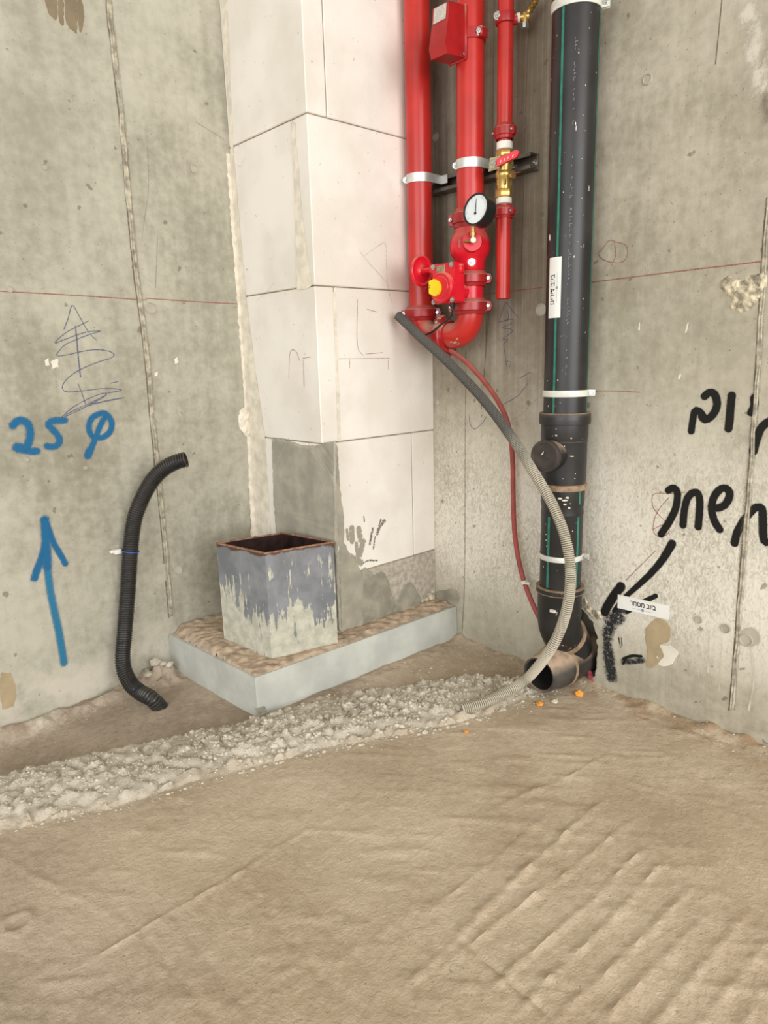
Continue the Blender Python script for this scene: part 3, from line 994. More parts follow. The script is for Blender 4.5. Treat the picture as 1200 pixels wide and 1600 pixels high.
# glue mortar along the left wall and squeezed out onto it
patch('glue_strip', [(341, -60), (349, 60), (354, 130), (359, 215), (371, 420), (381, 560), (392, 690), (399, 840), (424, 840), (415, 690), (396, 560), (382, 440), (366, 250), (360, 120), (352, -60)], M_GLUE, pillar, thick=0.0008, jag=0.003, **PLF, label='cream glue mortar along the edge')
patch('glue_strip', [(455, 190), (461, 192), (470, 320), (487, 445), (477, 452), (464, 452), (460, 300)], M_GLUE, pillar, thick=0.0008, jag=0.003, **PLF)
patch('glue_strip', [(520, 456), (524, 456), (532, 690), (528, 690)], M_GLUE, pillar, thick=0.0008, jag=0.002, **PRF)
patch('glue_squeeze', [(374, 640), (384, 632), (392, 655), (393, 685), (381, 680), (372, 664)], M_GLUE, wall_left, thick=0.006, jag=0.005, lump=0.004, **WL, label='lump of squeezed-out cream mortar')
patch('glue_squeeze', [(353, 240), (360, 240), (374, 420), (384, 560), (393, 690), (400, 850), (393, 850), (386, 690), (377, 560), (367, 430)], M_GLUE, wall_left, thick=0.002, jag=0.004, **WL, label='thin line of squeezed-out mortar')
# parging over the foot of the pillar
patch('mortar_patch', [(425, 684), (440, 685), (459, 691), (478, 697), (500, 695), (524, 688), (527, 800), (533, 986), (440, 986), (432, 840), (427, 770)], M_PARGE, pillar, thick=0.004, jag=0.004, **PLF, label='smooth grey mortar patch')
patch('mortar_patch', [(523, 690), (526, 692), (530, 760), (536, 800), (536, 845), (549, 872), (560, 885), (567, 900), (566, 960), (568, 985), (533, 988), (529, 860), (524, 760)], M_PARGE, pillar, thick=0.003, jag=0.004, **PRF, label='smooth grey mortar patch')
patch('mortar_patch', [(566, 890), (584, 898), (597, 893), (606, 905), (612, 930), (618, 948), (600, 972), (566, 978)], M_PARGE_D, pillar, thick=0.002, jag=0.005, rnd=True, **PRF, label='darker damp mortar')
patch('mortar_patch', [(618, 945), (630, 918), (642, 911), (652, 925), (657, 944), (640, 960), (615, 968)], M_PARGE_D, pillar, thick=0.002, jag=0.004, rnd=True, **PRF, label='darker damp mortar')
patch('mortar_patch', [(662, 930), (679, 922), (679, 935), (668, 944), (656, 948)], M_BROKEN, pillar, thick=0.004, jag=0.004, lump=0.003, **PRF)
patch('mortar_patch', [(692, 922), (714, 922), (716, 944), (700, 952), (682, 950), (681, 926)], M_PARGE_D, wall_right, thick=0.0015, jag=0.005, rnd=True, **WR, label='darker damp mortar smear')
SM = lambda s: crop(s, 5.4545, 520, 740)
join([stroke('s', SM(s), w_, M_SMEAR, pillar, **PRF) for s, w_ in (
    ([(160, 470), (165, 570)], 0.03), ([(220, 470), (235, 560)], 0.028), ([(260, 580), (230, 690)], 0.03), ([(200, 600), (215, 720)], 0.02), ([(130, 700), (240, 760)], 0.03), ([(120, 480), (130, 560)], 0.014))],
     'mortar_smear', 'brushed grey mortar smear')
M_SCUFF = mat_spray('dark_mortar_scuff', (118, 112, 98), 0.0, 0.9, 7.0, 200)
join([stroke('s', SM(s), w_, M_SCUFF, pillar, **PRF) for s, w_ in (
    ([(265, 360), (268, 410)], 0.008), ([(440, 400), (400, 450), (375, 520)], 0.022), ([(340, 470), (315, 600)], 0.014), ([(360, 540), (345, 640)], 0.010), ([(250, 770), (300, 742), (380, 740)], 0.010), ([(410, 390), (395, 450)], 0.012))],
     'mortar_smear', 'dark mortar scuffs')
PC = lambda s: crop(s, 2.2868, 320, 0)
join([stroke('s', PC(s), 0.003, M_PENCIL, pillar, **PRF) for s in ([(550, 890), (570, 920), (650, 1010)], [(570, 915), (610, 885), (645, 870), (648, 940), (655, 1030), (670, 1085)])], 'pencil_mark', 'faint pencil scribble')
join([stroke('s', PC(s), 0.0022, M_CHALK, pillar, **PRF) for s in ([(545, 1070), (545, 1230), (565, 1270)], [(480, 1282), (660, 1280)], [(655, 1285), (655, 1320)], [(518, 1285), (518, 1315)], [(575, 1265), (635, 1260)], [(580, 1105), (615, 1115)])], 'chalk_mark', 'faint red chalk lines')
join([stroke('s', PC(s), 0.0022, M_CHALK, pillar, **PLF) for s in ([(300, 1350), (305, 1260), (325, 1255), (340, 1290)], [(350, 1280), (380, 1275)], [(352, 1285), (355, 1380)])], 'chalk_mark', 'faint red chalk letters')
join([stroke('s', PC(s), 0.0022, M_PENCIL, pillar, **PLF) for s in ([(110, 585), (130, 595), (145, 560)], [(185, 1075), (215, 1050), (250, 1010)], [(262, 1115), (270, 1095)])], 'pencil_mark')

# ------------------------------------------------------------------ plinth and the steel box on it
plinth = thing('concrete_plinth', 'low pale grey coated concrete upstand around the foot of the white pillar', 'plinth', (-0.783, -0.466, 0.0))
PZ = 0.108
pb = BM()
poly = [(-0.797, -0.001), (-0.774, -0.458), (-0.002, -0.482), (-0.002, -0.001)]
b = pb.b
lo = [b.verts.new((x, y, -0.03)) for x, y in poly]
hi = [b.verts.new((x + (0.002 if i < 2 else 0), y + (0.003 if i in (1, 2) else 0), PZ - (0.002 if i == 2 else 0))) for i, (x, y) in enumerate(poly)]
b.faces.new(lo)
b.faces.new(hi)
for i in range(4):
    j = (i + 1) % 4
    b.faces.new((lo[i], lo[j], hi[j], hi[i]))
pb.bevel(0.004, 2)
obj('coated_body', pb, M_PLINTH, plinth)


def dust_h(x, y):
    # settled rubble dust, heaped at the box and thin at the rim
    d = np.minimum.reduce([x + 0.775 - 0.04 * y, y + 0.458, -x + 0.05])
    e = np.clip(d / 0.02, 0, 1)
    h = 0.0008 + 0.003 * e + e * np.abs(vnoise(x, y, 30, 31, 4)) * 0.008 + e * 0.0012 * np.sin((x * 0.6 + y) * 150 + 9 * vnoise(x, y, 10, 33))
    h += 0.016 * np.clip((y + 0.36) / 0.2, 0, 1) * e
    return PZ + h


def dust_mesh():
    xs, ys = np.arange(-0.797, 0.0, 0.005), np.arange(-0.482, 0.0, 0.005)
    X, Y = np.meshgrid(xs, ys, indexing='ij')
    edge = vnoise(X, Y, 25, 34) * 0.006
    ok = (X > np.interp(Y, [-0.46, 0], [-0.768, -0.79]) + edge) & (Y > np.interp(X, [-0.775, 0], [-0.452, -0.475]) + edge) & ~((X > -PA + 0.02) & (Y > -PB + 0.02))
    H = dust_h(X, Y)
    idx = -np.ones(X.shape, int)
    vs, fs = [], []
    for i in range(X.shape[0]):
        for j in range(X.shape[1]):
            if ok[i, j]:
                idx[i, j] = len(vs)
                border = not (0 < i < X.shape[0] - 1 and 0 < j < X.shape[1] - 1 and ok[i - 1, j] and ok[i + 1, j] and ok[i, j - 1] and ok[i, j + 1])
                vs.append((X[i, j], Y[i, j], PZ - 0.0006 if border else H[i, j]))
    for i in range(X.shape[0] - 1):
        for j in range(X.shape[1] - 1):
            q = (idx[i, j], idx[i + 1, j], idx[i + 1, j + 1], idx[i, j + 1])
            if min(q) >= 0:
                fs.append(q)
    me = bpy.data.meshes.new('dust_layer')
    off = wloc(plinth)
    me.from_pydata([(a - off.x, c - off.y, d - off.z) for a, c, d in vs], [], fs)
    return me


o = obj('dust_layer', dust_mesh(), M_DUST, plinth, label='brown dust and mortar crumbs on top')
patch('corner_chip', [(399, 1106), (412, 1104), (418, 1110), (402, 1117)], M_PARGE_D, plinth, axis=1, val=-0.459, out=(0, -1, 0), thick=0.002, jag=0.003)


def mat_box():
    t = NT('splashed_blue_grey_paint')
    co = t.n('ShaderNodeTexCoord').outputs['Object']
    x, y, z = t.sep(co)
    n_big = t.noise(9, 5, 0.6, src=co)
    n_str = t.noise(1.0, 5, 0.7, stretch=(75, 75, 10), src=co)
    paint = t.mix(t.ramp(t.noise(16, 4, src=co), 0.3, 0.7), lin((112, 115, 119)), lin((138, 140, 143)))
    cement = t.mix(t.ramp(t.noise(40, 4, src=co), 0.3, 0.7), lin((172, 170, 154)), lin((198, 196, 180)))
    # splash rises to about half height, ragged and dripping
    f = t.math('ADD', t.math('MULTIPLY', t.math('SUBTRACT', 0.165, z), 4.6), t.math('ADD', t.math('MULTIPLY', t.math('SUBTRACT', n_big, 0.5), 4.6), t.math('MULTIPLY', t.math('SUBTRACT', n_str, 0.5), 3.8)))
    top = t.ramp(z, 0.29, 0.25)
    m = t.math('MULTIPLY', t.ramp(f, 0.05, 0.16), top)
    col = t.mix(m, paint, cement)
    rust = t.ramp(t.math('ADD', z, t.math('MULTIPLY', t.math('SUBTRACT', t.noise(26, 4, src=co), 0.5), 0.035)), 0.297, 0.303)
    col = t.mix(rust, col, lin((92, 62, 48)))
    t.base(col, t.math('MULTIPLY_ADD', m, 0.4, 0.5), 0, 0.4)
    t.bump(t.math('ADD', m, t.math('MULTIPLY', n_str, 0.3)), 0.5, 0.0025)
    return t.m


M_BOX = mat_box()
M_RUST = simple('rusty_dark_steel', (44, 28, 25), 0.8, var=0.35, scale=24, spec=0.2)
M_RUSTRIM = simple('rusty_dusty_rim', (140, 108, 88), 0.85, var=0.25, scale=60, spec=0.2)
BX0 = Vector((-0.678, -0.395, 0.108))
box = thing('steel_box', 'open-topped square steel box, blue-grey paint splashed with cement, standing on the plinth', 'box', BX0)
BW, BH, WT = 1.0, 0.309, 0.024     # the sleeve is out of square: its plan is a slightly racked parallelogram
BU, BV = Vector((0.200, -0.045, 0)), Vector((-0.034, 0.200, 0))


def racked(bm_):
    for v in bm_.b.verts:
        v.co = BX0 + BU * v.co.x + BV * v.co.y + Vector((0, 0, v.co.z))
    return bm_


def boxpanel(lo, hi, m, name):
    return obj(name, racked(BM().box(lo, hi)).bevel(0.0008), m, box, smooth=False)


boxpanel((0, 0, 0), (BW, WT, BH), M_BOX, 'side_panel')
boxpanel((0, WT, 0), (WT, BW - WT, BH), M_BOX, 'side_panel')
boxpanel((BW - WT, WT, 0), (BW, BW - WT, BH), M_BOX, 'side_panel')
boxpanel((0, BW - WT, 0), (BW, BW, BH), M_BOX, 'side_panel')
e = 0.006
liner = BM()
for lo_, hi_ in (((WT, WT, 0.01), (BW - WT, WT + e, BH - 0.002)), ((WT, BW - WT - e, 0.01), (BW - WT, BW - WT, BH - 0.002)), ((WT, WT + e, 0.01), (WT + e, BW - WT - e, BH - 0.002)), ((BW - WT - e, WT + e, 0.01), (BW - WT, BW - WT - e, BH - 0.002)), ((WT, WT, 0.006), (BW - WT, BW - WT, 0.01))):
    liner.box(lo_, hi_)
obj('rusty_inside', racked(liner), M_RUST, box, smooth=False, label='dark rusty inside face')
rim = BM()
g_ = 0.006
for lo_, hi_ in (((-g_, -g_, BH - 0.002), (BW + g_, WT, BH + 0.002)), ((-g_, BW - WT, BH - 0.002), (BW + g_, BW + g_, BH + 0.002)), ((-g_, WT, BH - 0.002), (WT, BW - WT, BH + 0.002)), ((BW - WT, WT, BH - 0.002), (BW + g_, BW - WT, BH + 0.002))):
    rim.box(lo_, hi_)
racked(rim)
obj('rim', rim, M_RUSTRIM, box, smooth=False, label='rusty dusty top rim')

# ------------------------------------------------------------------ corrugated conduits, cable
def corrugated(name, label, pts, r, pitch, m, inner, groove, depth=0.12, seg=18):
    S = spline(pts, pitch / 4)
    rad = [r * (1 - depth * (0.0 if (i % 4) in (0, 1) else 1.0)) for i in range(len(S))]
    root = thing(name, label, 'conduit', S[-1])
    bm_ = BM().tube(S, rad, seg, cap=False)
    sl = obj('ribbed_sleeve', bm_, m, root)
    sl.data.materials.append(groove)
    for q_, pl_ in enumerate(sl.data.polygons):
        pl_.material_index = 1 if (q_ // seg) % 4 == 2 else 0
    # inner wall and end lips
    obj('bore', BM().tube(S[::4], r * 0.78, 14, cap=False), inner, root)
    for k, d in ((0, S[0] - S[1]), (len(S) - 1, S[-1] - S[-2])):
        obj('end_lip', BM().lathe([(r * 0.78, -0.0005), (r * 0.79, 0.0012), (r * 0.98, 0.0012), (r, -0.001)], S[k], d, seg, cap=False), m, root)
    return root, S


M_GROOVE_B = simple('black_groove', (18, 17, 17), 0.6)
M_GROOVE_G = simple('dark_groove', (58, 54, 48), 0.8)  # darker colour for the faces between the ribs
M_BORE = simple('dark_conduit_bore', (46, 30, 30), 0.6, var=0.1)
lp = [(290, 718, -0.135), (275, 722, -0.118), (258, 731, -0.097), (240, 748, -0.075), (224, 775, -0.055), (210, 812, -0.040), (204, 858, -0.034), (200, 920, -0.034), (195, 985, -0.042), (192, 1035, -0.065), (202, 1065, -0.10), (218, 1081, -0.14), (236, 1091, -0.185)]
P = [at(x, y, 1, yy) for x, y, yy in lp]
gp = at(249, 1104, 2, -0.012)
P += [gp, gp + Vector((0.018, -0.006, -0.035))]
left_cond, S_left = corrugated('corrugated_conduit', 'black corrugated conduit rising out of the floor and bending away at its open top', P, 0.0222, 0.0068, M_COND_B, M_BORE, M_GROOVE_B)
# its clip on the wall and the blue ties
cp = at(203, 861, 1, -0.036)
clip = thing('wall_clip', 'white plastic clip holding the black conduit to the left wall', 'clip', (cp.x - 0.03, 0, cp.z))
obj('clip_block', BM().box((cp.x - 0.038, -0.022, cp.z - 0.007), (cp.x - 0.016, -0.0005, cp.z + 0.007), 0.003, seg=2).box((cp.x - 0.046, -0.012, cp.z - 0.004), (cp.x - 0.036, -0.0005, cp.z + 0.005), 0.002), M_WHITE, clip)


def band_at(S, k, r, w, m, parent, name, label=None):
    a = (S[k + 2] - S[k - 2]).normalized()
    return obj(name, BM().lathe([(r - 0.001, -w), (r + 0.001, -w), (r + 0.001, w), (r - 0.001, w)], S[k], a, 24, cap=False), m, parent, label=label)


kk = min(range(2, len(S_left) - 2), key=lambda i: (S_left[i] - cp).length)
band_at(S_left, kk, 0.0235, 0.0016, M_BLUE, clip, 'cable_tie', 'thin blue tie')
kk = min(range(2, len(S_left) - 2), key=lambda i: (S_left[i] - at(212, 1072, 1, -0.12)).length)
obj('tie_scrap', BM().box(S_left[kk] + Vector((-0.012, -0.0235, 0.0)), S_left[kk] + Vector((-0.004, -0.0205, 0.008)), 0.001), M_BLUE, left_cond, label='scrap of blue tie')

gpx = [(622, 493, -0.185), (640, 510, -0.178), (662, 531, -0.172), (690, 556, -0.165), (720, 586, -0.158), (760, 630, -0.15), (800, 684, -0.16), (832, 735, -0.185), (862, 786, -0.195), (882, 836, -0.20), (891, 885, -0.205), (889, 935, -0.21), (877, 980, -0.215), (858, 1018, -0.23)]
P = [at(x, y, 0, xx) for x, y, xx in gpx]
for x, y, zz in ((826, 1058, 0.075), (795, 1079, 0.050), (762, 1096, 0.033), (722, 1108, 0.021)):
    P.append(at(x, y, 2, zz))
gray_cond, S_gray = corrugated('corrugated_conduit', 'dusty grey corrugated conduit hanging in a long curve from the red pipes to the rubble', P, 0.0138, 0.0052, M_COND_G, M_BLACKIN, M_GROOVE_G, depth=0.16)

rp = [(690, 533, -0.11), (700, 545, -0.10), (716, 556, -0.09), (738, 575, -0.08), (765, 607, -0.06), (785, 640, -0.05), (796, 672, -0.04), (801, 720, -0.03), (802, 780, -0.03), (805, 840, -0.03), (815, 895, -0.035), (830, 938, -0.04), (846, 972, -0.04), (862, 1000, -0.035)]
S = spline([at(x, y, 0, xx) for x, y, xx in rp], 0.008)
cable = thing('red_cable', 'thin dusty red cable hanging from the red valves to behind the black pipe', 'cable', S[-1])
obj('cable_sheath', BM().tube(S, 0.0072, 12), M_CABLE, cable)
ck = min(range(2, len(S) - 2), key=lambda i: (S[i] - at(818, 912, 0, -0.035)).length)
band_at(S, ck, 0.0088, 0.005, M_WHITE, cable, 'cable_tie', 'white tie')
obj('tie_head', BM().box(S[ck] + Vector((-0.006, -0.022, -0.003)), S[ck] + Vector((0.004, -0.008, 0.004)), 0.001), M_WHITE, cable, label='white tie head')

# ------------------------------------------------------------------ pipework helpers
VIEW = Vector((-0.84, -0.543, 0.0))     # from the wall towards the room's middle
SIDE = Vector((0.543, -0.84, 0.0))      # along, towards the photograph's right


def hexbolt(p, d, r, l, m, parent, name='bolt', washer=True):
    d = Vector(d).normalized()
    bm_ = BM()
    if washer:
        bm_.lathe([(r * 1.35, 0), (r * 1.35, r * 0.3)], p, d, 16)
    bm_.lathe([(r, 0.0), (r, l), (r * 0.85, l + r * 0.15)], p, d, 6)
    bm_.lathe([(r * 0.5, l), (r * 0.5, l + r * 0.7), (r * 0.35, l + r * 0.85)], p, d, 10)
    return obj(name, bm_, m, parent)


def coupling(label, cen, axis, r, side, group, w=0.024, bolts=True, bm_mat=None):
    """grooved pipe coupling: two cast half shells, bolt pads both sides, two bolts"""
    a, s = Vector(axis).normalized(), Vector(side).normalized()
    f = a.cross(s)
    cen = Vector(cen)
    root = thing('pipe_coupling', label, 'pipe coupling', cen, group)
    k = r / 0.036
    for sg in (1, -1):
        bm_ = BM()
        # half shell, swept around half a turn
        prof = [(r + 0.0006, -w), (r + 0.006 * k, -w), (r + 0.0085 * k, -w * 0.6), (r + 0.0125 * k, -w * 0.5), (r + 0.0125 * k, w * 0.5), (r + 0.0085 * k, w * 0.6), (r + 0.006 * k, w), (r + 0.0006, w)]
        rows = []
        for q in range(17):
            t_ = math.radians(2 + 176 * q / 16)
            d = s * math.cos(t_) + f * math.sin(t_) * sg
            rows.append([bm_.b.verts.new(cen + d * rr + a * h) for rr, h in prof])
        n = len(prof)
        for p_, q_ in zip(rows, rows[1:]):
            for j in range(n):
                j2 = (j + 1) % n
                bm_.b.faces.new((p_[j], p_[j2], q_[j2], q_[j]))
        bm_.b.faces.new(rows[0])
        bm_.b.faces.new(rows[-1][::-1])
        for ss in (1, -1):
            c = cen + s * ss * (r + 0.014 * k) + f * sg * 0.006 * k
            poly_ = [c - s * 0.010 * k - a * w * 0.7, c + s * 0.006 * k - a * w * 0.55, c + s * 0.010 * k, c + s * 0.006 * k + a * w * 0.55, c - s * 0.010 * k + a * w * 0.7]
            if ss < 0:
                poly_ = [c + s * 0.010 * k - a * w * 0.7, c - s * 0.006 * k - a * w * 0.55, c - s * 0.010 * k, c - s * 0.006 * k + a * w * 0.55, c + s * 0.010 * k + a * w * 0.7]
            bm_.prism([p_ - f * sg * 0.005 * k for p_ in poly_], f * sg * 0.011 * k)
        obj('housing_half', bm_, bm_mat or M_RED_C, root)
    if bolts:
        for ss in (1, -1):
            c = cen + s * ss * (r + 0.0145 * k)
            sg = 1 if f.dot(VIEW) * 1 > 0 else -1
            bo = hexbolt(c + f * sg * 0.012 * k, f * sg, 0.0056 * k ** 0.6, 0.006, M_STEEL, root, washer=False)
            hexbolt(c - f * sg * 0.012 * k, -f * sg, 0.0056 * k ** 0.6, 0.010, M_STEEL, root, washer=False)
    return root


def band_clamp(name, label, cen, r, ear, group, m=None, w=0.010, wall=True):
    """split ring around a vertical pipe, ear with a bolt, threaded rod back to the wall"""
    m = m or M_GALV
    root = thing(name, label, 'pipe clamp', cen, group)
    cen = Vector(cen)
    e_ = Vector(ear).normalized()
    obj('band', BM().lathe([(r + 0.0004, -w), (r + 0.0028, -w), (r + 0.0034, -w * 0.5), (r + 0.0034, w * 0.5), (r + 0.0028, w), (r + 0.0004, w)], cen, (0, 0, 1), 40, cap=False), m, root)
    f = Vector((0, 0, 1)).cross(e_)
    c = cen + e_ * (r + 0.009)
    for sg in (1, -1):
        bm_ = BM()
        q = c + f * sg * 0.0042
        bm_.prism([q - e_ * 0.009 - Vector((0, 0, w)), q + e_ * 0.010 - Vector((0, 0, w * 0.9)), q + e_ * 0.010 + Vector((0, 0, w * 0.9)), q - e_ * 0.009 + Vector((0, 0, w))], f * sg * 0.0022)
        obj('ear', bm_, m, root)
    hexbolt(c + e_ * 0.002 + f * 0.0064, f, 0.0052, 0.004, M_STEEL, root)
    hexbolt(c + e_ * 0.002 - f * 0.0064, -f, 0.0052, 0.006, M_STEEL, root)
    if wall:
        obj('threaded_rod', BM().lathe([(0.005, 0.0), (0.005, -cen.x - r - 0.003)], cen + Vector((r + 0.003, 0, 0)), (1, 0, 0), 10), M_STEEL, root)
    return root


def pipe(name, label, x, y, z0, z1, r, m, cat='pipe', hollow=False):
    bm_ = BM()
    if hollow:
        bm_.lathe([(r * 0.86, 0.05), (r * 0.86, 0.0), (r, 0.0), (r, z1 - z0)], (x, y, z0), (0, 0, 1), 40, cap=False)
    else:
        bm_.lathe([(r, 0.0), (r, z1 - z0)], (x, y, z0), (0, 0, 1), 40)
    return bm_


# ------------------------------------------------------------------ red sprinkler risers
LX, LY, RL = -0.098, -0.430, 0.0366
MX, MY, RM = -0.097, -0.6205, 0.0368
TXX, TYY, RT = -0.080, -0.722, 0.0200
ELZ = 0.980
o = obj('red_pipe', pipe('p', '', LX, LY, 1.064, 3.19, RL, M_RED), M_RED, loc=(LX, LY, 1.064))
tag(o, 'red sprinkler riser nearest the white block pillar', 'pipe')
o = obj('red_pipe', pipe('p', '', MX, MY, 1.285, 3.19, RM, M_RED), M_RED, loc=(MX, MY, 1.285))
tag(o, 'middle red sprinkler riser above the check valve and pressure gauge', 'pipe')
o = obj('red_pipe', pipe('p', '', TXX, TYY, 1.487, 3.19, RT, M_RED), M_RED, loc=(TXX, TYY, 1.487))
tag(o, 'thin red pipe running up from the brass ball valve', 'pipe')
o = obj('red_pipe', pipe('p', '', TXX, TYY, 1.070, 1.296, RT * 0.97, M_RED, hollow=True), M_RED, loc=(TXX, TYY, 1.070))
tag(o, 'short thin red drain stub with an open lower end below the brass valve', 'pipe')

# return bend: two elbows meeting at a coupling
def elbow(label, x, y, ztop, r, ydir):
    ER = 0.058
    pts_ = [Vector((x, y, ztop)), Vector((x, y, ELZ + ER))]
    for k in range(1, 13):
        a = math.pi / 2 * k / 12
        pts_.append(Vector((x, y + ydir * ER * (1 - math.cos(a)), ELZ + ER - ER * math.sin(a))))
    pts_.append(Vector((x, y + ydir * (ER + 0.036), ELZ)))
    o_ = obj('pipe_elbow', BM().tube(pts_, r, 32), M_RED, loc=(x, y, ELZ))
    tag(o_, label, 'pipe elbow')
    return o_


elbow('red elbow at the foot of the riser next to the pillar, half behind the conduit', LX, LY, 1.062, RL, -1)
em = elbow('red elbow turning up into the middle riser, paint chipped underneath', MX, MY, 1.074, RM, 1)
for a_, kx, w_ in ((62, 0.62, 0.007), (72, 0.55, 0.010), (80, 0.62, 0.006), (68, 0.42, 0.006)):
    a_ = math.radians(a_)
    o3 = Vector((0, -math.cos(a_), -math.sin(a_)))
    tn = Vector((0, math.sin(a_), -math.cos(a_)))
    n3 = (Vector((-kx, 0, 0)) + o3 * (1 - kx)).normalized()
    cl = Vector((MX, MY + 0.058 * (1 - math.cos(a_)), ELZ + 0.058 - 0.058 * math.sin(a_))) + n3 * (RM + 0.0004)
    b3 = n3.cross(tn)
    obj('paint_chip', BM().prism([cl + tn * math.cos(q_ * 0.785) * w_ * random.uniform(0.5, 1.1) + b3 * math.sin(q_ * 0.785) * w_ * 0.5 * random.uniform(0.5, 1.1) for q_ in range(8)], n3 * 0.0004), M_TANPATCH, em, smooth=False, label='bare patch of chipped paint')
GC = 'grooved red pipe couplings'
coupling('red grooved coupling under the riser beside the pillar, bolts left and right', (LX, LY, 1.050), (0, 0, 1), RL, SIDE, GC, w=0.021)
coupling('red grooved coupling joining the two elbows at the lowest bend', (MX, -0.5255, ELZ), (0, 1, 0), RM, (-0.45, 0, 0.9), GC, w=0.020)
coupling('red grooved coupling directly above the elbow, below the yellow indicator valve', (MX, MY, 1.056), (0, 0, 1), RM, SIDE, GC, w=0.021)
coupling('red grooved coupling between check valve and butterfly valve', (MX, MY, 1.129), (0, 0, 1), RM, SIDE, GC, w=0.020)
coupling('red grooved coupling behind the pressure gauge', (MX, MY, 1.287), (0, 0, 1), RM, (SIDE + VIEW * 0.2), GC, w=0.024)
coupling('small red grooved coupling above the brass ball valve', (TXX, TYY, 1.484), (0, 0, 1), RT, (SIDE + VIEW * 0.55), GC, w=0.018)
coupling('small red grooved coupling under the brass ball valve', (TXX, TYY, 1.289), (0, 0, 1), RT, (SIDE + VIEW * 0.55), GC, w=0.015)

# check valve
chk = thing('check_valve', 'bulbous red check valve under the pressure gauge', 'valve', (MX, MY, 1.145))
obj('body', BM().lathe([(0.037, 0.004), (0.041, 0.010), (0.042, 0.034), (0.047, 0.040), (0.0545, 0.052), (0.057, 0.068), (0.0555, 0.082), (0.050, 0.096), (0.043, 0.108), (0.040, 0.122), (0.037, 0.126)], (MX, MY, 1.145), (0, 0, 1), 40), M_RED_V, chk)
CD = Vector((-0.70, -0.71, 0.0)).normalized()
c0 = Vector((MX, MY, 1.219))
obj('cover', BM().lathe([(0.027, 0.040), (0.027, 0.062), (0.0245, 0.066), (0, 0.066)], c0, CD, 32), M_RED_V, chk)
hexbolt(Vector((MX, MY, 1.170)) + CD * 0.041, CD, 0.0072, 0.004, M_STEEL, chk, 'plug')
obj('plug_boss', BM().lathe([(0.013, 0.030), (0.013, 0.0415)], Vector((MX, MY, 1.170)), CD, 20), M_RED_V, chk)
obj('arrow_mark', BM().prism([c0 + CD * 0.0525 + SIDE * -0.034 + Vector((0, 0, z_)) + SIDE * s_ for s_, z_ in ((0.0, 0.012), (0.006, 0.004), (0.003, 0.004), (0.003, -0.012), (-0.003, -0.012), (-0.003, 0.004), (-0.006, 0.004))], CD * 0.003), M_RED_C, chk)

# gauge on its cock
g0 = c0 + CD * 0.066
ga = thing('pressure_gauge', 'round pressure gauge with a white dial and black case', 'gauge', g0)
obj('cock_body', BM().lathe([(0.006, 0.0), (0.0075, 0.004), (0.0075, 0.014), (0.0055, 0.016), (0.0055, 0.022)], g0, CD, 6).lathe([(0.0055, -0.006), (0.0055, 0.012), (0.0075, 0.012), (0.0075, 0.020), (0.0055, 0.021), (0.0055, 0.034)], g0 + CD * 0.014, (0, 0, 1), 12), M_BRASS, ga)
obj('cock_knob', BM().lathe([(0.0075, 0.0), (0.0075, 0.004), (0.005, 0.006)], g0 + CD * 0.021 + Vector((0, 0, 0.0)), CD, 16), M_PTFE, ga, label='pale round cock end')
obj('cock_lever', BM().lathe([(0.003, 0.0), (0.003, 0.016), (0.0018, 0.026)], g0 + CD * 0.014, -SIDE, 8), M_BRASS, ga)
GN = Vector((-0.985, -0.02, 0.17)).normalized()
gc = at(744, 327, 0, -0.205)
obj('case', BM().lathe([(0.030, -0.036), (0.0375, -0.033), (0.0385, -0.004), (0.0395, 0.0), (0.0395, 0.003), (0.0355, 0.003), (0.0345, 0.0005)], gc, GN, 48, cap=False).lathe([(0.030, -0.036), (0, -0.036)], gc, GN, 48, cap=False), M_BLACK, ga, label='black gauge case')
dial = obj('dial', BM().lathe([(0.0352, 0.0008), (0, 0.0008)], gc, GN, 48, cap=False), M_DIAL, ga, label='white dial')
gx = Vector((0, -1, 0))
gx = (gx - GN * gx.dot(GN)).normalized()
gy = GN.cross(gx)
if gy.z < 0:
    gy = -gy
tk = BM()
for k in range(41):
    a = math.radians(225 - 270 * k / 40)
    d = gx * math.cos(a) + gy * math.sin(a)
    s_ = d.cross(GN)
    l0 = 0.0285 if k % 5 else 0.0265
    w_ = 0.00022 if k % 5 else 0.0005
    tk.prism([gc + GN * 0.0010 + d * l0 + s_ * w_, gc + GN * 0.0010 + d * 0.031 + s_ * w_, gc + GN * 0.0010 + d * 0.031 - s_ * w_, gc + GN * 0.0010 + d * l0 - s_ * w_], GN * 0.0001)
obj('scale_marks', tk, M_PRINT_G, dial, smooth=False, label='grey scale marks')
na = math.radians(92)
d = gx * math.cos(na) + gy * math.sin(na)
s_ = d.cross(GN)
nb = gc - gy * 0.010
obj('needle', BM().prism([nb + GN * 0.002 + s_ * 0.0016 - d * 0.003, nb + GN * 0.002 + s_ * 0.0004 + d * 0.036, nb + GN * 0.002 - s_ * 0.0004 + d * 0.036, nb + GN * 0.002 - s_ * 0.0016 - d * 0.003], GN * 0.0005).lathe([(0.0034, 0.0012), (0.0034, 0.003), (0.0, 0.0034)], nb, GN, 14), M_PRINT, dial, label='black needle')

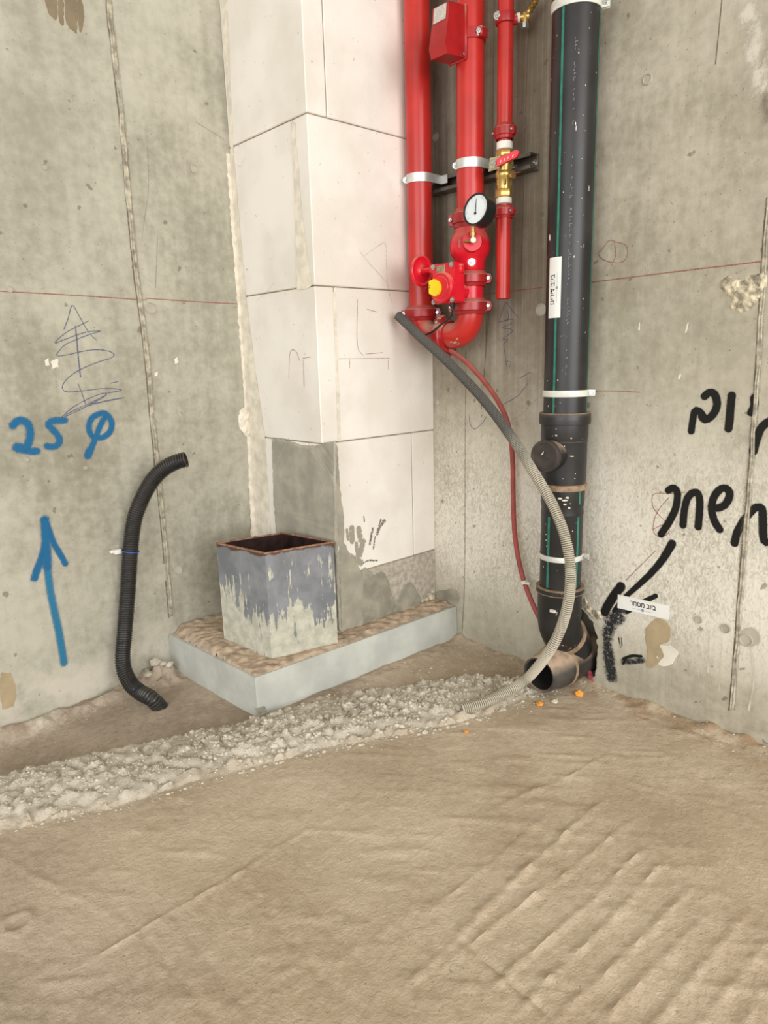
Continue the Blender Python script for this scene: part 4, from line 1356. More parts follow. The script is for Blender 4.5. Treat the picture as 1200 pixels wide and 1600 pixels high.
# butterfly valve with gear box, handwheel, yellow indicator
bv = thing('butterfly_valve', 'red gear-operated butterfly valve with a yellow position indicator and small handwheel', 'valve', (MX, MY, 1.075))
obj('valve_body', BM().lathe([(0.0366, 0.0), (0.0366, 0.036)], (MX, MY, 1.074), (0, 0, 1), 40), M_RED_V, bv)
gcn = at(692, 442, 0, -0.20)          # centre of the gear box face
GX0, GX1 = -0.158, -0.198
hy, hz = 0.038, 0.053
gb = BM()
pf = [(0.040, 0.050), (0.040, -0.048), (0.034, -0.053), (-0.034, -0.053), (-0.040, -0.048), (-0.040, 0.050)]
gb.prism([(GX0, gcn.y + a_, gcn.z + b_) for a_, b_ in pf], (GX1 - GX0, 0, 0)).bevel(0.004, 2)
gb.lathe([(0.022, 0.0), (0.022, 0.035)], (-0.127, MY, 1.095), (-1, 0, 0), 24)
gb.box((-0.180, gcn.y - 0.046, gcn.z + 0.022), (-0.162, gcn.y + 0.040, gcn.z + 0.046), 0.004)
obj('gear_box', gb, M_RED_V, bv)
cb = Vector((GX1, gcn.y + 0.002, gcn.z - 0.012))
obj('gear_cover', BM().lathe([(0.041, 0.0), (0.041, 0.008), (0.037, 0.012), (0.034, 0.012), (0.033, 0.0105), (0.029, 0.0105), (0.028, 0.012), (0, 0.012)], cb, (-1, 0, 0), 40), M_RED_V, bv)
yb_ = Vector((GX1 - 0.012, gcn.y + 0.012, gcn.z - 0.012))
pts_ = [(0.024, 0.020), (0.004, 0.024), (-0.010, 0.016), (-0.017, 0.004), (-0.017, -0.008), (-0.010, -0.018), (0.002, -0.024), (0.024, -0.014)]
obj('position_indicator', BM().prism([yb_ + Vector((0, a_ * 0.95, b_ * 0.95)) for a_, b_ in pts_], (-0.009, 0, 0)).bevel(0.0015), M_YELLOW, bv, smooth=False, label='yellow plastic pointer')
for yy, zz in ((0.019, 0.007), (0.019, 0.001)):
    p_ = yb_ + Vector((-0.0093, yy, zz))
    obj('pointer_mark', BM().box(p_ + Vector((-0.0004, -0.0015, -0.0012)), p_ + Vector((0.0006, 0.0015, 0.0012))), M_PRINT, bv, label='black mark')
obj('nameplate', BM().box((GX1 - 0.0016, gcn.y - 0.006, gcn.z + 0.018), (GX1 + 0.002, gcn.y + 0.024, gcn.z + 0.046), 0.0006), M_PLATE, bv, smooth=False, label='grey metal nameplate')
for a_, b_ in ((0.036, 0.044), (-0.030, 0.044), (0.036, -0.047), (-0.032, -0.046)):
    hexbolt(Vector((GX1 - 0.0005, gcn.y + a_, gcn.z + b_)), (-1, 0, 0), 0.0052, 0.003, M_STEEL, bv)
hw = at(659, 424, 0, -0.185)
hx = Vector((0, 1, 0))
wheel = BM()
nseg, nt = 40, 10
rows = []
for i in range(nseg):
    a = 2 * math.pi * i / nseg
    rows.append([wheel.b.verts.new(hw + Vector((math.cos(a), 0, math.sin(a))) * (0.038 + 0.0052 * math.cos(2 * math.pi * j / nt)) + hx * 0.0052 * math.sin(2 * math.pi * j / nt)) for j in range(nt)])
for i in range(nseg):
    p_, q_ = rows[i], rows[(i + 1) % nseg]
    for j in range(nt):
        wheel.b.faces.new((p_[j], p_[(j + 1) % nt], q_[(j + 1) % nt], q_[j]))
wheel.lathe([(0.036, 0.0012), (0.020, 0.004), (0.012, 0.006), (0.012, -0.006), (0.020, -0.001), (0.036, -0.0012)], hw, hx, 40, cap=False)
wheel.lathe([(0.011, -0.012), (0.011, 0.008)], hw, hx, 20)
obj('handwheel', wheel, M_RED_V, bv)
obj('worm_shaft', BM().lathe([(0.007, 0.0), (0.007, (hw - Vector((hw.x, gcn.y, hw.z))).length - 0.0)], (hw.x, gcn.y, hw.z), (0, 1, 0), 16).lathe([(0.013, 0.030), (0.013, 0.052)], (hw.x, gcn.y, hw.z), (0, 1, 0), 20), M_RED_V, bv)
gl = Vector((-0.175, gcn.y - 0.012, gcn.z - 0.053))
obj('cable_gland', BM().lathe([(0.008, 0.0), (0.008, 0.008), (0.0065, 0.010), (0.0065, 0.016)], gl, (0, 0, -1), 6), M_BLACK, bv, label='black cable gland')
S = spline([gl + Vector((0, 0, -0.014)), gl + Vector((0.005, 0.012, -0.035)), at(688, 508, 0, -0.165), at(676, 518, 0, -0.160), at(664, 524, 0, -0.155)], 0.005)
obj('signal_cable', BM().tube(S, 0.003, 8), M_BLACK, bv, label='thin black signal cable')

# flow switch on the middle riser
fz = 1.728
fs = thing('flow_switch', 'red angular flow switch box with a grey label strapped to the middle riser', 'flow switch', (MX, MY, fz))
fy0, fy1 = MY - 0.018, MY + 0.038
prof = [(-0.132, 0.060), (-0.198, 0.052), (-0.202, 0.012), (-0.214, -0.045), (-0.206, -0.066), (-0.136, -0.060)]
obj('cover', BM().prism([(x_, fy0, fz + z_) for x_, z_ in prof], (0, fy1 - fy0, 0)).bevel(0.004, 2), M_RED_C, fs)
obj('flange', BM().box((-0.139, fy0 - 0.003, fz - 0.064), (-0.131, fy1 + 0.003, fz + 0.063), 0.003).box((-0.136, MY - 0.016, fz - 0.02), (-0.110, MY + 0.016, fz + 0.02), 0.003), M_RED_C, fs)
obj('label_plate', BM().prism([(-0.1985, fy0 + 0.008, fz + 0.050), (-0.1985, fy1 - 0.006, fz + 0.050), (-0.2025, fy1 - 0.006, fz + 0.014), (-0.2025, fy0 + 0.008, fz + 0.014)], (-0.001, 0, 0)), M_LABEL, fs, smooth=False, label='grey printed label')
obj('screw', BM().lathe([(0.004, 0.0), (0.004, 0.002), (0.0, 0.003)], (-0.146, fy0 - 0.0025, fz - 0.054), (0, -1, 0), 12), M_STEEL, fs)
obj('strap', BM().lathe([(RM + 0.0004, -0.013), (RM + 0.004, -0.012), (RM + 0.004, 0.012), (RM + 0.0004, 0.013)], (MX, MY, fz), (0, 0, 1), 40, cap=False).box((MX - 0.015, MY - RM - 0.013, fz - 0.012), (MX + 0.012, MY - RM + 0.002, fz + 0.012), 0.003), M_RED_C, fs)
hexbolt(Vector((MX - 0.013, MY - RM - 0.003, fz)), VIEW, 0.0075, 0.005, M_STEEL, fs)

# channel and clamps across the risers
zc = 1.413
stc = thing('channel_rail', 'dark steel channel rail fixed to the wall behind the red risers', 'rail', (0, -0.60, zc))
obj('channel', BM().box((-0.006, -0.775, zc - 0.020), (-0.0005, -0.40, zc + 0.020), 0.001).box((-0.040, -0.775, zc + 0.017), (-0.004, -0.40, zc + 0.020), 0.0005).box((-0.040, -0.775, zc - 0.020), (-0.004, -0.40, zc - 0.017), 0.0005)
    .box((-0.041, -0.775, zc + 0.010), (-0.038, -0.40, zc + 0.020), 0.0005).box((-0.041, -0.775, zc - 0.020), (-0.038, -0.40, zc - 0.010), 0.0005), M_STRUT, stc, smooth=False)
for yy in (-0.53, -0.70, -0.765):
    hexbolt(Vector((-0.006, yy, zc)), (-1, 0, 0), 0.007, 0.006, M_STEEL, stc)


def rail_clamp(label, x, y, r, z):
    root = thing('pipe_clamp', label, 'pipe clamp', (x, y, z), 'galvanised clamps on the channel rail')
    obj('band', BM().lathe([(r + 0.0004, -0.012), (r + 0.0030, -0.012), (r + 0.0034, 0), (r + 0.0030, 0.012), (r + 0.0004, 0.012)], (x, y, z), (0, 0, 1), 40, cap=False), M_GALV, root)
    for sg, nm in ((1, 'left'), (-1, 'right')):
        yy = y + sg * r * 0.93
        bm_ = BM().box((-0.0455, min(yy, yy + sg * 0.026), z - 0.012), (-0.042, max(yy, yy + sg * 0.026), z + 0.012), 0.001)
        bm_.box((x + r * 0.2, yy + (0.002 if sg > 0 else -0.005), z - 0.012), (-0.042, yy + (0.005 if sg > 0 else -0.002), z + 0.012), 0.0008)
        obj('clamp_leg', bm_, M_GALV, root)
    e_ = (-SIDE * 0.96 + VIEW * 0.28).normalized()
    hexbolt(Vector((x, y, z)) + e_ * (r + 0.003), VIEW, 0.0062, 0.005, M_STEEL, root)
    return root


rail_clamp('galvanised clamp around the red riser beside the pillar', LX, LY, RL, 1.4225)
rail_clamp('galvanised clamp around the middle red riser above the gauge', MX, MY, RM, 1.4225)

# brass ball valve on the thin line
vz = 1.313
va = thing('ball_valve', 'brass ball valve with a red lever on the thin red pipe', 'valve', (TXX, TYY, vz))
q0 = (TXX, TYY, 0)
obj('body', BM().lathe([(0.0195, 1.345), (0.0205, 1.350), (0.0205, 1.372), (0.0235, 1.376), (0.0235, 1.386), (0.0205, 1.390), (0.0215, 1.396), (0.0245, 1.408), (0.0235, 1.420), (0.0185, 1.430)], q0, (0, 0, 1), 28), M_BRASS, va)
obj('hex_nut', BM().lathe([(0.021, 1.326), (0.0225, 1.328), (0.0225, 1.344), (0.021, 1.346)], q0, (0, 0, 1), 6, phase=0.3), M_BRASS, va)
obj('hex_nut', BM().lathe([(0.021, 1.422), (0.0225, 1.424), (0.0225, 1.438), (0.021, 1.440)], q0, (0, 0, 1), 6, phase=0.3), M_BRASS, va)
obj('hex_nut', BM().lathe([(0.020, 1.352), (0.0222, 1.354), (0.0222, 1.368), (0.020, 1.370)], q0, (0, 0, 1), 6, phase=0.75), M_BRASS, va)
obj('pipe_nipple', BM().lathe([(0.0175, 1.438), (0.0175, 1.478)], q0, (0, 0, 1), 24), M_RED_C, va, label='red threaded nipple')
obj('pipe_nipple', BM().lathe([(0.0175, 1.295), (0.0175, 1.330)], q0, (0, 0, 1), 24), M_RED_C, va, label='red threaded nipple')
obj('thread_tape', BM().lathe([(0.0178, 1.441), (0.0205, 1.443), (0.0205, 1.459), (0.0178, 1.461)], q0, (0, 0, 1), 28), M_PTFE, va, label='white thread tape')
obj('thread_tape', BM().lathe([(0.0178, 1.309), (0.0205, 1.311), (0.0205, 1.324), (0.0178, 1.326)], q0, (0, 0, 1), 28), M_PTFE, va, label='white thread tape')
st = Vector((TXX, TYY, 1.405)) + (-0.62 * SIDE + 0.78 * VIEW) * 0.020
ld = (-0.62 * SIDE + 0.78 * VIEW)
obj('stem', BM().lathe([(0.009, 0.0), (0.009, 0.008), (0.006, 0.009), (0.006, 0.018)], st, ld, 12), M_BRASS, va)
ls = (0.93 * SIDE + 0.2 * VIEW).normalized()
lv0 = st + ld * 0.014
lu = Vector((0, 0, 1))
lev = BM()
lev.prism([lv0 + ls * a_ + lu * b_ for a_, b_ in ((-0.016, -0.018), (0.012, -0.014), (0.014, 0.016), (-0.012, 0.014))], ld * 0.003)
obj('lever_plate', lev, M_PLATE, va, smooth=False, label='bare steel lever plate')
hexbolt(lv0 + ld * 0.003, ld, 0.0055, 0.004, M_STEEL, va)
gp_ = [(0.010, -0.010), (0.060, 0.004), (0.066, 0.010), (0.067, 0.017), (0.062, 0.022), (0.054, 0.021), (0.010, 0.008)]
lever = obj('lever', BM().prism([lv0 + ld * 0.003 + ls * a_ + lu * b_ for a_, b_ in gp_], ld * 0.006).bevel(0.0015), M_RED_V, va, label='red plastic-dipped lever')
lt = BM()
for a_ in (0.021, 0.031, 0.040, 0.053):
    c = lv0 + ld * 0.0092 + ls * a_ + lu * (0.28 * a_ - 0.005)
    lt.prism([c + ls * u_ + lu * w_ for u_, w_ in ((-0.0022, -0.003), (0.0008, -0.003), (0.0022, 0.003), (0.0004, 0.003))], ld * 0.0003)
obj('lever_lettering', lt, M_LETTER, lever, smooth=False, label='pale raised lettering')
dd = (SIDE * 0.8 + VIEW * 0.6).normalized()
obj('drain_nipple', BM().lathe([(0.008, 0.0), (0.008, 0.010), (0.010, 0.010), (0.010, 0.016), (0.006, 0.017)], Vector((TXX, TYY, 1.376)) + dd * 0.016, dd, 8), M_BRASS, va)
obj('drain_wire', BM().tube([Vector((TXX, TYY, 1.378)) + dd * 0.03, Vector((TXX, TYY, 1.379)) + dd * 0.036 + SIDE * 0.006, Vector((TXX, TYY, 1.380)) + dd * 0.038 + SIDE * 0.014], 0.001, 6), M_RED_C, va, label='thin red wire')

# hose cock on a strap-on outlet at the top of the thin line
hz_ = 1.742
hc = thing('drain_cock', 'small brass hose cock strapped to the thin red pipe near the picture top', 'valve', (TXX, TYY, hz_))
obj('strap_outlet', BM().lathe([(RT + 0.0004, -0.012), (RT + 0.005, -0.010), (RT + 0.006, 0.0), (RT + 0.005, 0.012), (RT + 0.0004, 0.014)], (TXX, TYY, hz_), (0, 0, 1), 32, cap=False)
    .lathe([(0.013, 0.012), (0.012, 0.030)], (TXX, TYY, hz_ - 0.003), SIDE, 20).lathe([(0.009, 0.010), (0.008, 0.026)], (TXX, TYY, hz_), -SIDE, 16), M_RED_C, hc)
hexbolt(Vector((TXX, TYY, hz_ + 0.004)) + (-0.75 * SIDE + 0.7 * VIEW) * 0.024, VIEW, 0.0075, 0.006, M_STEEL, hc)
b0 = Vector((TXX, TYY, hz_)) + SIDE * 0.030
obj('thread_tape', BM().lathe([(0.011, -0.002), (0.011, 0.006)], b0, SIDE, 18), M_PTFE, hc, label='white thread tape')
b1 = b0 + SIDE * 0.018
obj('cock_body', BM().lathe([(0.009, -0.014), (0.009, 0.010)], b1, SIDE, 16).lathe([(0.0085, -0.012), (0.0095, 0.004), (0.0085, 0.012)], b1 - Vector((0, 0, 0.004)), (0, 0, 1), 16), M_BRASS, hc)
obj('drain_cap', BM().lathe([(0.0095, 0.0), (0.0095, 0.012), (0.006, 0.013)], b1 - Vector((0, 0, 0.014)), (0, 0, -1), 8), M_STEEL, hc, label='pale metal cap')
bd = (SIDE * 0.62 + Vector((0, 0, 0.78))).normalized()
obj('hose_barb', BM().lathe([(0.007, 0.0), (0.007, 0.012), (0.0095, 0.013), (0.006, 0.022), (0.0092, 0.023), (0.0055, 0.032), (0.0088, 0.033), (0.005, 0.043)], b1 + bd * 0.004, bd, 14), M_BRASS, hc)

# ------------------------------------------------------------------ black drain stack
KX, KY, KR = -0.076, -0.9235, 0.055


def stripes(parent, z0, z1, angs, r=KR, w=0.006):
    for s_ in angs:
        d = (VIEW * math.sqrt(1 - s_ * s_) + SIDE * s_).normalized()
        t_ = Vector((0, 0, 1)).cross(d)
        bm_ = BM()
        n_ = 5
        rows_ = []
        for zz in (z0, z1):
            rows_.append([])
            for k in range(n_):
                a = (k / (n_ - 1) - 0.5) * w / r
                dv = d * math.cos(a) + t_ * math.sin(a)
                rows_[-1].append(bm_.b.verts.new(Vector((KX, KY, zz)) + dv * (r + 0.0003)))
        for k in range(n_ - 1):
            bm_.b.faces.new((rows_[0][k], rows_[0][k + 1], rows_[1][k + 1], rows_[1][k]))
        o_ = obj('green_stripe', bm_, M_GREEN, parent, label='green identification stripe')


up = thing('drain_pipe', 'tall black drain pipe with green stripes beside the red risers', 'pipe', (KX, KY, 0.75))
obj('pipe_wall', pipe('p', '', KX, KY, 0.742, 3.19, KR, None), M_PIPE_B, up)
stripes(up, 0.77, 3.18, (-0.52, 0.955))
# faint white manufacturer's print, too worn to read: small ticks down the pipe
pr = BM()
d = (VIEW * 0.999 + SIDE * 0.02).normalized()
t_ = Vector((0, 0, 1)).cross(d)
zz = 1.62
while zz > 0.86:
    ln = random.uniform(0.003, 0.008)
    if random.random() < 0.62:
        w_ = random.uniform(0.0018, 0.0034)
        c = Vector((KX, KY, zz)) + d * (KR + 0.0004)
        off_ = random.uniform(-0.001, 0.001)
        pr.prism([c + t_ * (off_ - w_), c + t_ * (off_ - w_ + 0.0012), c + t_ * (off_ - w_ + 0.0012) - Vector((0, 0, ln)), c + t_ * (off_ - w_) - Vector((0, 0, ln))], d * 0.0001)
        if random.random() < 0.6:
            pr.prism([c + t_ * (off_ - w_), c + t_ * (off_ + w_), c + t_ * (off_ + w_) - Vector((0, 0, 0.0012)), c + t_ * (off_ - w_) - Vector((0, 0, 0.0012))], d * 0.0001)
    zz -= ln + random.uniform(0.002, 0.005)
wp = obj('worn_print', pr, M_PRINT_F, up, smooth=False, label='worn illegible pale print')
wp['kind'] = 'stuff'

# access branch fitting with a round inspection cap
ac = thing('access_fitting', 'black inspection branch fitting with a round cap, halfway down the drain stack', 'pipe fitting', (KX, KY, 0.572))
obj('fitting_body', BM().lathe([(0.0575, 0.575), (0.0590, 0.600), (0.0590, 0.700), (0.0605, 0.705), (0.0605, 0.744)], (KX, KY, 0), (0, 0, 1), 44), M_PIPE_B, ac)
obj('socket_rim', BM().lathe([(0.0610, 0.742), (0.0655, 0.743), (0.0660, 0.752), (0.0655, 0.768), (0.0640, 0.771), (0.0556, 0.771)], (KX, KY, 0), (0, 0, 1), 44, cap=False), M_PIPE_B, ac)
obj('socket_rim', BM().lathe([(0.0560, 0.570), (0.0620, 0.571), (0.0630, 0.578), (0.0620, 0.585), (0.0575, 0.587)], (KX, KY, 0), (0, 0, 1), 44, cap=False), M_RIM, ac, label='dusty brown lower rim')
obj('seal_edge', BM().lathe([(0.0556, 0.7705), (0.0640, 0.7708), (0.0640, 0.7716), (0.0556, 0.772)], (KX, KY, 0), (0, 0, 1), 44, cap=False), M_RIM, ac, label='dusty brown seal edge')
obj('moulding_line', BM().lathe([(0.0588, 0.697), (0.0597, 0.698), (0.0597, 0.7), (0.0588, 0.701)], (KX, KY, 0), (0, 0, 1), 44, cap=False), M_CAP, ac)
cz_ = 0.664
bx = (-0.96, -0.02, 0.02)
obj('branch', BM().lathe([(0.0385, 0.030), (0.0385, 0.070), (0.0405, 0.073), (0.0405, 0.088)], (KX, KY, cz_), bx, 36), M_PIPE_B, ac)
cap_ = obj('inspection_cap', BM().lathe([(0.0412, 0.078), (0.0412, 0.0905), (0.0395, 0.092), (0.034, 0.092), (0.033, 0.090), (0.010, 0.090), (0.009, 0.092), (0, 0.092)], (KX, KY, cz_), bx, 36), M_CAP, ac, label='round dusty black cap')
fc = Vector((KX, KY, cz_)) + Vector(bx).normalized() * 0.0925
obj('plaster_splash', BM().prism([fc + Vector((0, a_, b_)) for a_, b_ in ((0.010, 0.002), (0.004, 0.010), (0.002, 0.013), (0.001, 0.010), (0.004, 0.005))], (-0.0006, 0, 0)), M_WHITEPATCH, ac, smooth=False)

# lower pipe with its bell top
lw = thing('drain_pipe', 'short black striped drain pipe below the inspection fitting', 'pipe', (KX, KY, 0.30))
obj('pipe_wall', BM().lathe([(KR, 0.296), (KR, 0.500), (KR + 0.0008, 0.503), (KR + 0.0008, 0.508), (KR - 0.0006, 0.520), (KR + 0.0018, 0.535), (KR + 0.0022, 0.572)], (KX, KY, 0), (0, 0, 1), 44), M_PIPE_B, lw)
stripes(lw, 0.305, 0.50, (-0.60, 0.76), w=0.0075)
stripes(lw, 0.535, 0.568, (0.76,), r=KR + 0.0022, w=0.006)

# splashes of white plaster on the stack
def splash(parent, s_, z_, w_, h_, r_, m_=None):
    d_ = (VIEW * math.sqrt(1 - s_ * s_) + SIDE * s_).normalized()
    t2 = Vector((0, 0, 1)).cross(d_)
    n_ = 9
    c_ = Vector((KX, KY, z_)) + d_ * (r_ + 0.0007)
    ring_ = []
    for k_ in range(n_):
        a_ = 2 * math.pi * k_ / n_
        q_ = random.uniform(0.55, 1.1)
        ring_.append(c_ + t2 * math.cos(a_) * w_ * q_ + Vector((0, 0, 1)) * math.sin(a_) * h_ * q_ - d_ * (r_ - math.sqrt(max(r_ * r_ - (w_ * q_ * math.cos(a_)) ** 2, 0))))
    obj('plaster_splash', BM().prism(ring_, d_ * 0.0006), m_ or M_WHITEPATCH, parent, smooth=False)


for s_, z_, w_, h_ in ((-0.1, 0.553, 0.007, 0.0035), (0.08, 0.549, 0.010, 0.0028), (0.2, 0.556, 0.006, 0.003), (0.12, 0.538, 0.006, 0.0025), (0.3, 0.529, 0.004, 0.003), (-0.3, 0.541, 0.004, 0.002)):
    splash(lw, s_, z_, w_, h_, KR + 0.0022)
for s_, z_ in ((-0.72, 0.452), (-0.7, 0.436), (-0.66, 0.42), (0.15, 0.47), (0.5, 0.465), (-0.8, 0.36)):
    splash(lw, s_, z_, 0.0018, 0.0018, KR)
for s_, z_, w_, h_ in ((-0.86, 1.20, 0.003, 0.009), (0.02, 1.255, 0.0014, 0.0016), (-0.82, 0.853, 0.0016, 0.002), (-0.35, 0.855, 0.0012, 0.003), (-0.75, 0.79, 0.0012, 0.002), (0.1, 1.44, 0.0012, 0.004), (0.12, 1.43, 0.001, 0.006), (0.72, 1.30, 0.001, 0.008), (0.45, 1.52, 0.0012, 0.003)):
    splash(up, s_, z_, w_, h_, KR)
for s_, z_, w_, h_ in ((0.02, 0.690, 0.0014, 0.0014), (0.33, 0.664, 0.006, 0.0016), (0.0, 0.606, 0.002, 0.0014), (0.5, 0.618, 0.002, 0.001)):
    splash(ac, s_, z_, w_, h_, 0.0592)

# bottom bend
bn = thing('drain_bend', 'black socketed bend turning the drain stack into the wall at the floor', 'pipe fitting', (KX, KY, 0.10))
obj('socket', BM().lathe([(0.0575, 0.190), (0.0595, 0.215), (0.0595, 0.276), (0.0605, 0.278), (0.0605, 0.286)], (KX, KY, 0), (0, 0, 1), 44), M_PIPE_B, bn)
obj('socket_rim', BM().lathe([(0.0605, 0.282), (0.0640, 0.283), (0.0645, 0.290), (0.0640, 0.297), (0.0556, 0.299)], (KX, KY, 0), (0, 0, 1), 44, cap=False), M_PIPE_B, bn)
for z_ in (0.2995, 0.2855):
    obj('seal_edge', BM().lathe([(0.0556 if z_ > 0.29 else 0.062, z_ - 0.001), (0.0648, z_ - 0.0012), (0.0652, z_), (0.0640, z_ + 0.001), (0.0556 if z_ > 0.29 else 0.062, z_ + 0.0012)], (KX, KY, 0), (0, 0, 1), 44, cap=False), M_RIM, bn, label='dusty brown seal edge')
p45 = [Vector((KX, KY, 0.215)), Vector((KX, KY, 0.195)), Vector((KX + 0.006, KY, 0.175)), Vector((KX + 0.018, KY, 0.156)), Vector((KX + 0.036, KY, 0.138)), Vector((KX + 0.052, KY, 0.122))]
obj('bend_body', BM().tube(spline(p45, 0.006), 0.0572, 36), M_PIPE_B, bn)
obj('small_label', BM().box(Vector((KX, KY, 0)) + VIEW * 0.0594 - SIDE * 0.030 + Vector((0, -0.006, 0.243)), Vector((KX, KY, 0)) + VIEW * 0.0602 - SIDE * 0.022 + Vector((0.003, -0.014, 0.250))), M_WHITE, bn, smooth=False, label='small white tag')
ax45 = Vector((0.7, 0, -0.71)).normalized()
ring45 = Vector((KX + 0.030, KY, 0.144))
obj('second_rim', BM().lathe([(0.0572, -0.006), (0.0625, -0.005), (0.0635, 0.0), (0.0625, 0.006), (0.0600, 0.007)], ring45, ax45, 44, cap=False), M_RIM, bn, label='dusty brown slanted rim')
obj('second_socket', BM().tube(spline([ring45, ring45 + ax45 * 0.018, ring45 + ax45 * 0.035 + Vector((0.0, 0, -0.006)), ring45 + Vector((0.034, 0, -0.058))], 0.006), 0.060, 36), M_PIPE_B, bn)

tee = thing('drain_outlet', 'dust-covered black drain outlet lying on the floor with its open end towards the rubble', 'pipe fitting', (-0.06, KY, 0.0))
TZ = 0.060
ta = Vector((-1, 0.0, 0.02)).normalized()
to = Vector((0.07, KY, TZ))
obj('barrel', BM().lathe([(0.0600, 0.0), (0.0600, 0.135), (0.0605, 0.136), (0.0605, 0.150), (0.059, 0.172), (0.0525, 0.200), (0.0505, 0.236), (0.0485, 0.2385), (0.0440, 0.237), (0.0435, 0.12)], to, ta, 44, cap=False), M_PIPE_DUSTY, tee)
obj('collar', BM().lathe([(0.0600, 0.136), (0.0630, 0.137), (0.0640, 0.141), (0.0630, 0.145), (0.0604, 0.146)], to, ta, 44, cap=False), M_RIM, tee, label='dusty brown ring')
obj('dark_bore', BM().lathe([(0.0432, 0.232), (0.0428, 0.10), (0.0, 0.099)], to, ta, 32, cap=False), M_BLACKIN, tee, label='dark inside of the open end')

# clamps of the drain stack
GB = 'split ring clamps on the black drain stack'
band_clamp('pipe_clamp', 'pale split ring clamp at the top of the black drain pipe', (KX, KY, 1.700), KR, SIDE * 0.98 + VIEW * 0.1, GB, M_WHITEBAND, 0.011)
band_clamp('pipe_clamp', 'white split ring clamp just above the inspection fitting', (KX, KY, 0.821), KR, SIDE * 0.98 + VIEW * 0.1, GB, M_WHITEBAND, 0.008)
band_clamp('pipe_clamp', 'dusty white split ring clamp on the short lower drain pipe', (KX, KY, 0.386), KR, SIDE * 0.98 + VIEW * 0.1, GB, M_WHITEBAND, 0.007)


# ------------------------------------------------------------------ stickers with print
def text_mesh(body, size, bold=0.0):
    cu = bpy.data.curves.new('print', 'FONT')
    cu.body = body
    cu.size = size
    cu.align_x = 'CENTER'
    cu.align_y = 'CENTER'
    cu.offset = bold
    cu.resolution_u = 3
    o_ = bpy.data.objects.new('print', cu)
    COL.objects.link(o_)
    bpy.context.view_layer.update()
    dg = bpy.context.evaluated_depsgraph_get()
    me_ = bpy.data.meshes.new_from_object(o_.evaluated_get(dg))
    bpy.data.objects.remove(o_)
    me_.materials.clear()
    return me_


def place_text(body, size, cen, ux, uy, un, mat, parent, label, curve=None, bold=0.0, width=None):
    me_ = text_mesh(body, size, bold)
    off = wloc(parent)
    xs_ = [v.co.x for v in me_.vertices]
    k = (width / (max(xs_) - min(xs_))) if width else 1.0
    for v in me_.vertices:
        lx, ly = v.co.x * k, v.co.y
        if curve:
            v.co = curve(lx, ly) - off
        else:
            v.co = cen + ux * lx + uy * ly + un * 0.0004 - off
    return obj('lettering', me_, mat, parent, smooth=False, label=label)


# on the wall, tilted
c4 = [at(x, y, 0, 0.0) for x, y in ((966, 929), (1047, 946), (1046, 969), (965, 949))]
cen = sum(c4, Vector()) / 4
ux = ((c4[1] - c4[0]) + (c4[2] - c4[3])).normalized()
wdt = ((c4[1] - c4[0]).length + (c4[2] - c4[3]).length) / 2
hgt = ((c4[3] - c4[0]).length + (c4[2] - c4[1]).length) / 2
un = Vector((-1, 0, 0))
uy = un.cross(ux).normalized()
if uy.z < 0:
    uy = -uy
sw = thing('sticker', 'white printed sticker stuck askew on the wall below the black arrow', 'sticker', cen)
q_ = [cen + ux * a_ * wdt / 2 + uy * b_ * hgt / 2 + un * 0.0012 for a_, b_ in ((-1, -1), (1, -1), (1, 1), (-1, 1))]
obj('film', BM().prism(q_, un * 0.0008), M_STICKER, sw, smooth=False)
place_text('רחסמ בויב', hgt * 0.50, cen + uy * hgt * 0.10 + ux * wdt * 0.0, ux, uy, un * 5.5, M_PRINT, sw, 'bold black Hebrew print', bold=0.0004, width=wdt * 0.50)
bm_ = BM()
lc = cen - uy * hgt * 0.26
bm_.prism([lc + ux * a_ + uy * b_ + un * 0.0021 for a_, b_ in ((-wdt * 0.2, -0.0004), (wdt * 0.2, -0.0004), (wdt * 0.2, 0.0004), (-wdt * 0.2, 0.0004))], un * 0.0001)
bm_.lathe([(0.0042, 0.0021), (0.0042, 0.0023)], lc, un, 16)
obj('emblem', bm_, M_PRINT_G, sw, smooth=False, label='small grey emblem on a thin line')

# on the drain pipe, turned on end and wrapped to it
zt, zb_ = at(868, 403, 0, -0.12).z, at(868, 497, 0, -0.12).z
sa0, sa1 = -0.83, -0.32


def on_pipe(f_, z_, lift_=0.0009):
    s_ = sa0 + (sa1 - sa0) * f_
    s_ = math.sin(math.asin(sa0) + (math.asin(sa1) - math.asin(sa0)) * f_)
    d_ = (VIEW * math.sqrt(1 - s_ * s_) + SIDE * s_).normalized()
    return Vector((KX, KY, z_)) + d_ * (KR + lift_)


film = BM()
rows_ = []
for k in range(9):
    rows_.append([film.b.verts.new(on_pipe(k / 8, zt, l_)) for l_ in (0.0004, 0.0012)] + [film.b.verts.new(on_pipe(k / 8, zb_, l_)) for l_ in (0.0012, 0.0004)])
for p_, q2 in zip(rows_, rows_[1:]):
    for j in range(4):
        film.b.faces.new((p_[j], p_[(j + 1) % 4], q2[(j + 1) % 4], q2[j]))
film.b.faces.new(rows_[0])
film.b.faces.new(rows_[-1][::-1])
sp = thing('sticker', 'white printed sticker standing on end on the tall black drain pipe', 'sticker', on_pipe(0.5, (zt + zb_) / 2))
obj('film', film, M_STICKER, sp)
arc = KR * (math.asin(sa1) - math.asin(sa0))
mid = (zt + zb_) / 2
place_text('םיריד בויב', arc * 0.55, Vector(), None, None, None, M_PRINT, sp, 'bold black Hebrew print', curve=lambda lx, ly: on_pipe(0.36 - ly / arc, mid + lx - 0.004, 0.0014), bold=0.0002, width=(zt - zb_) * 0.50)
bm_ = BM()
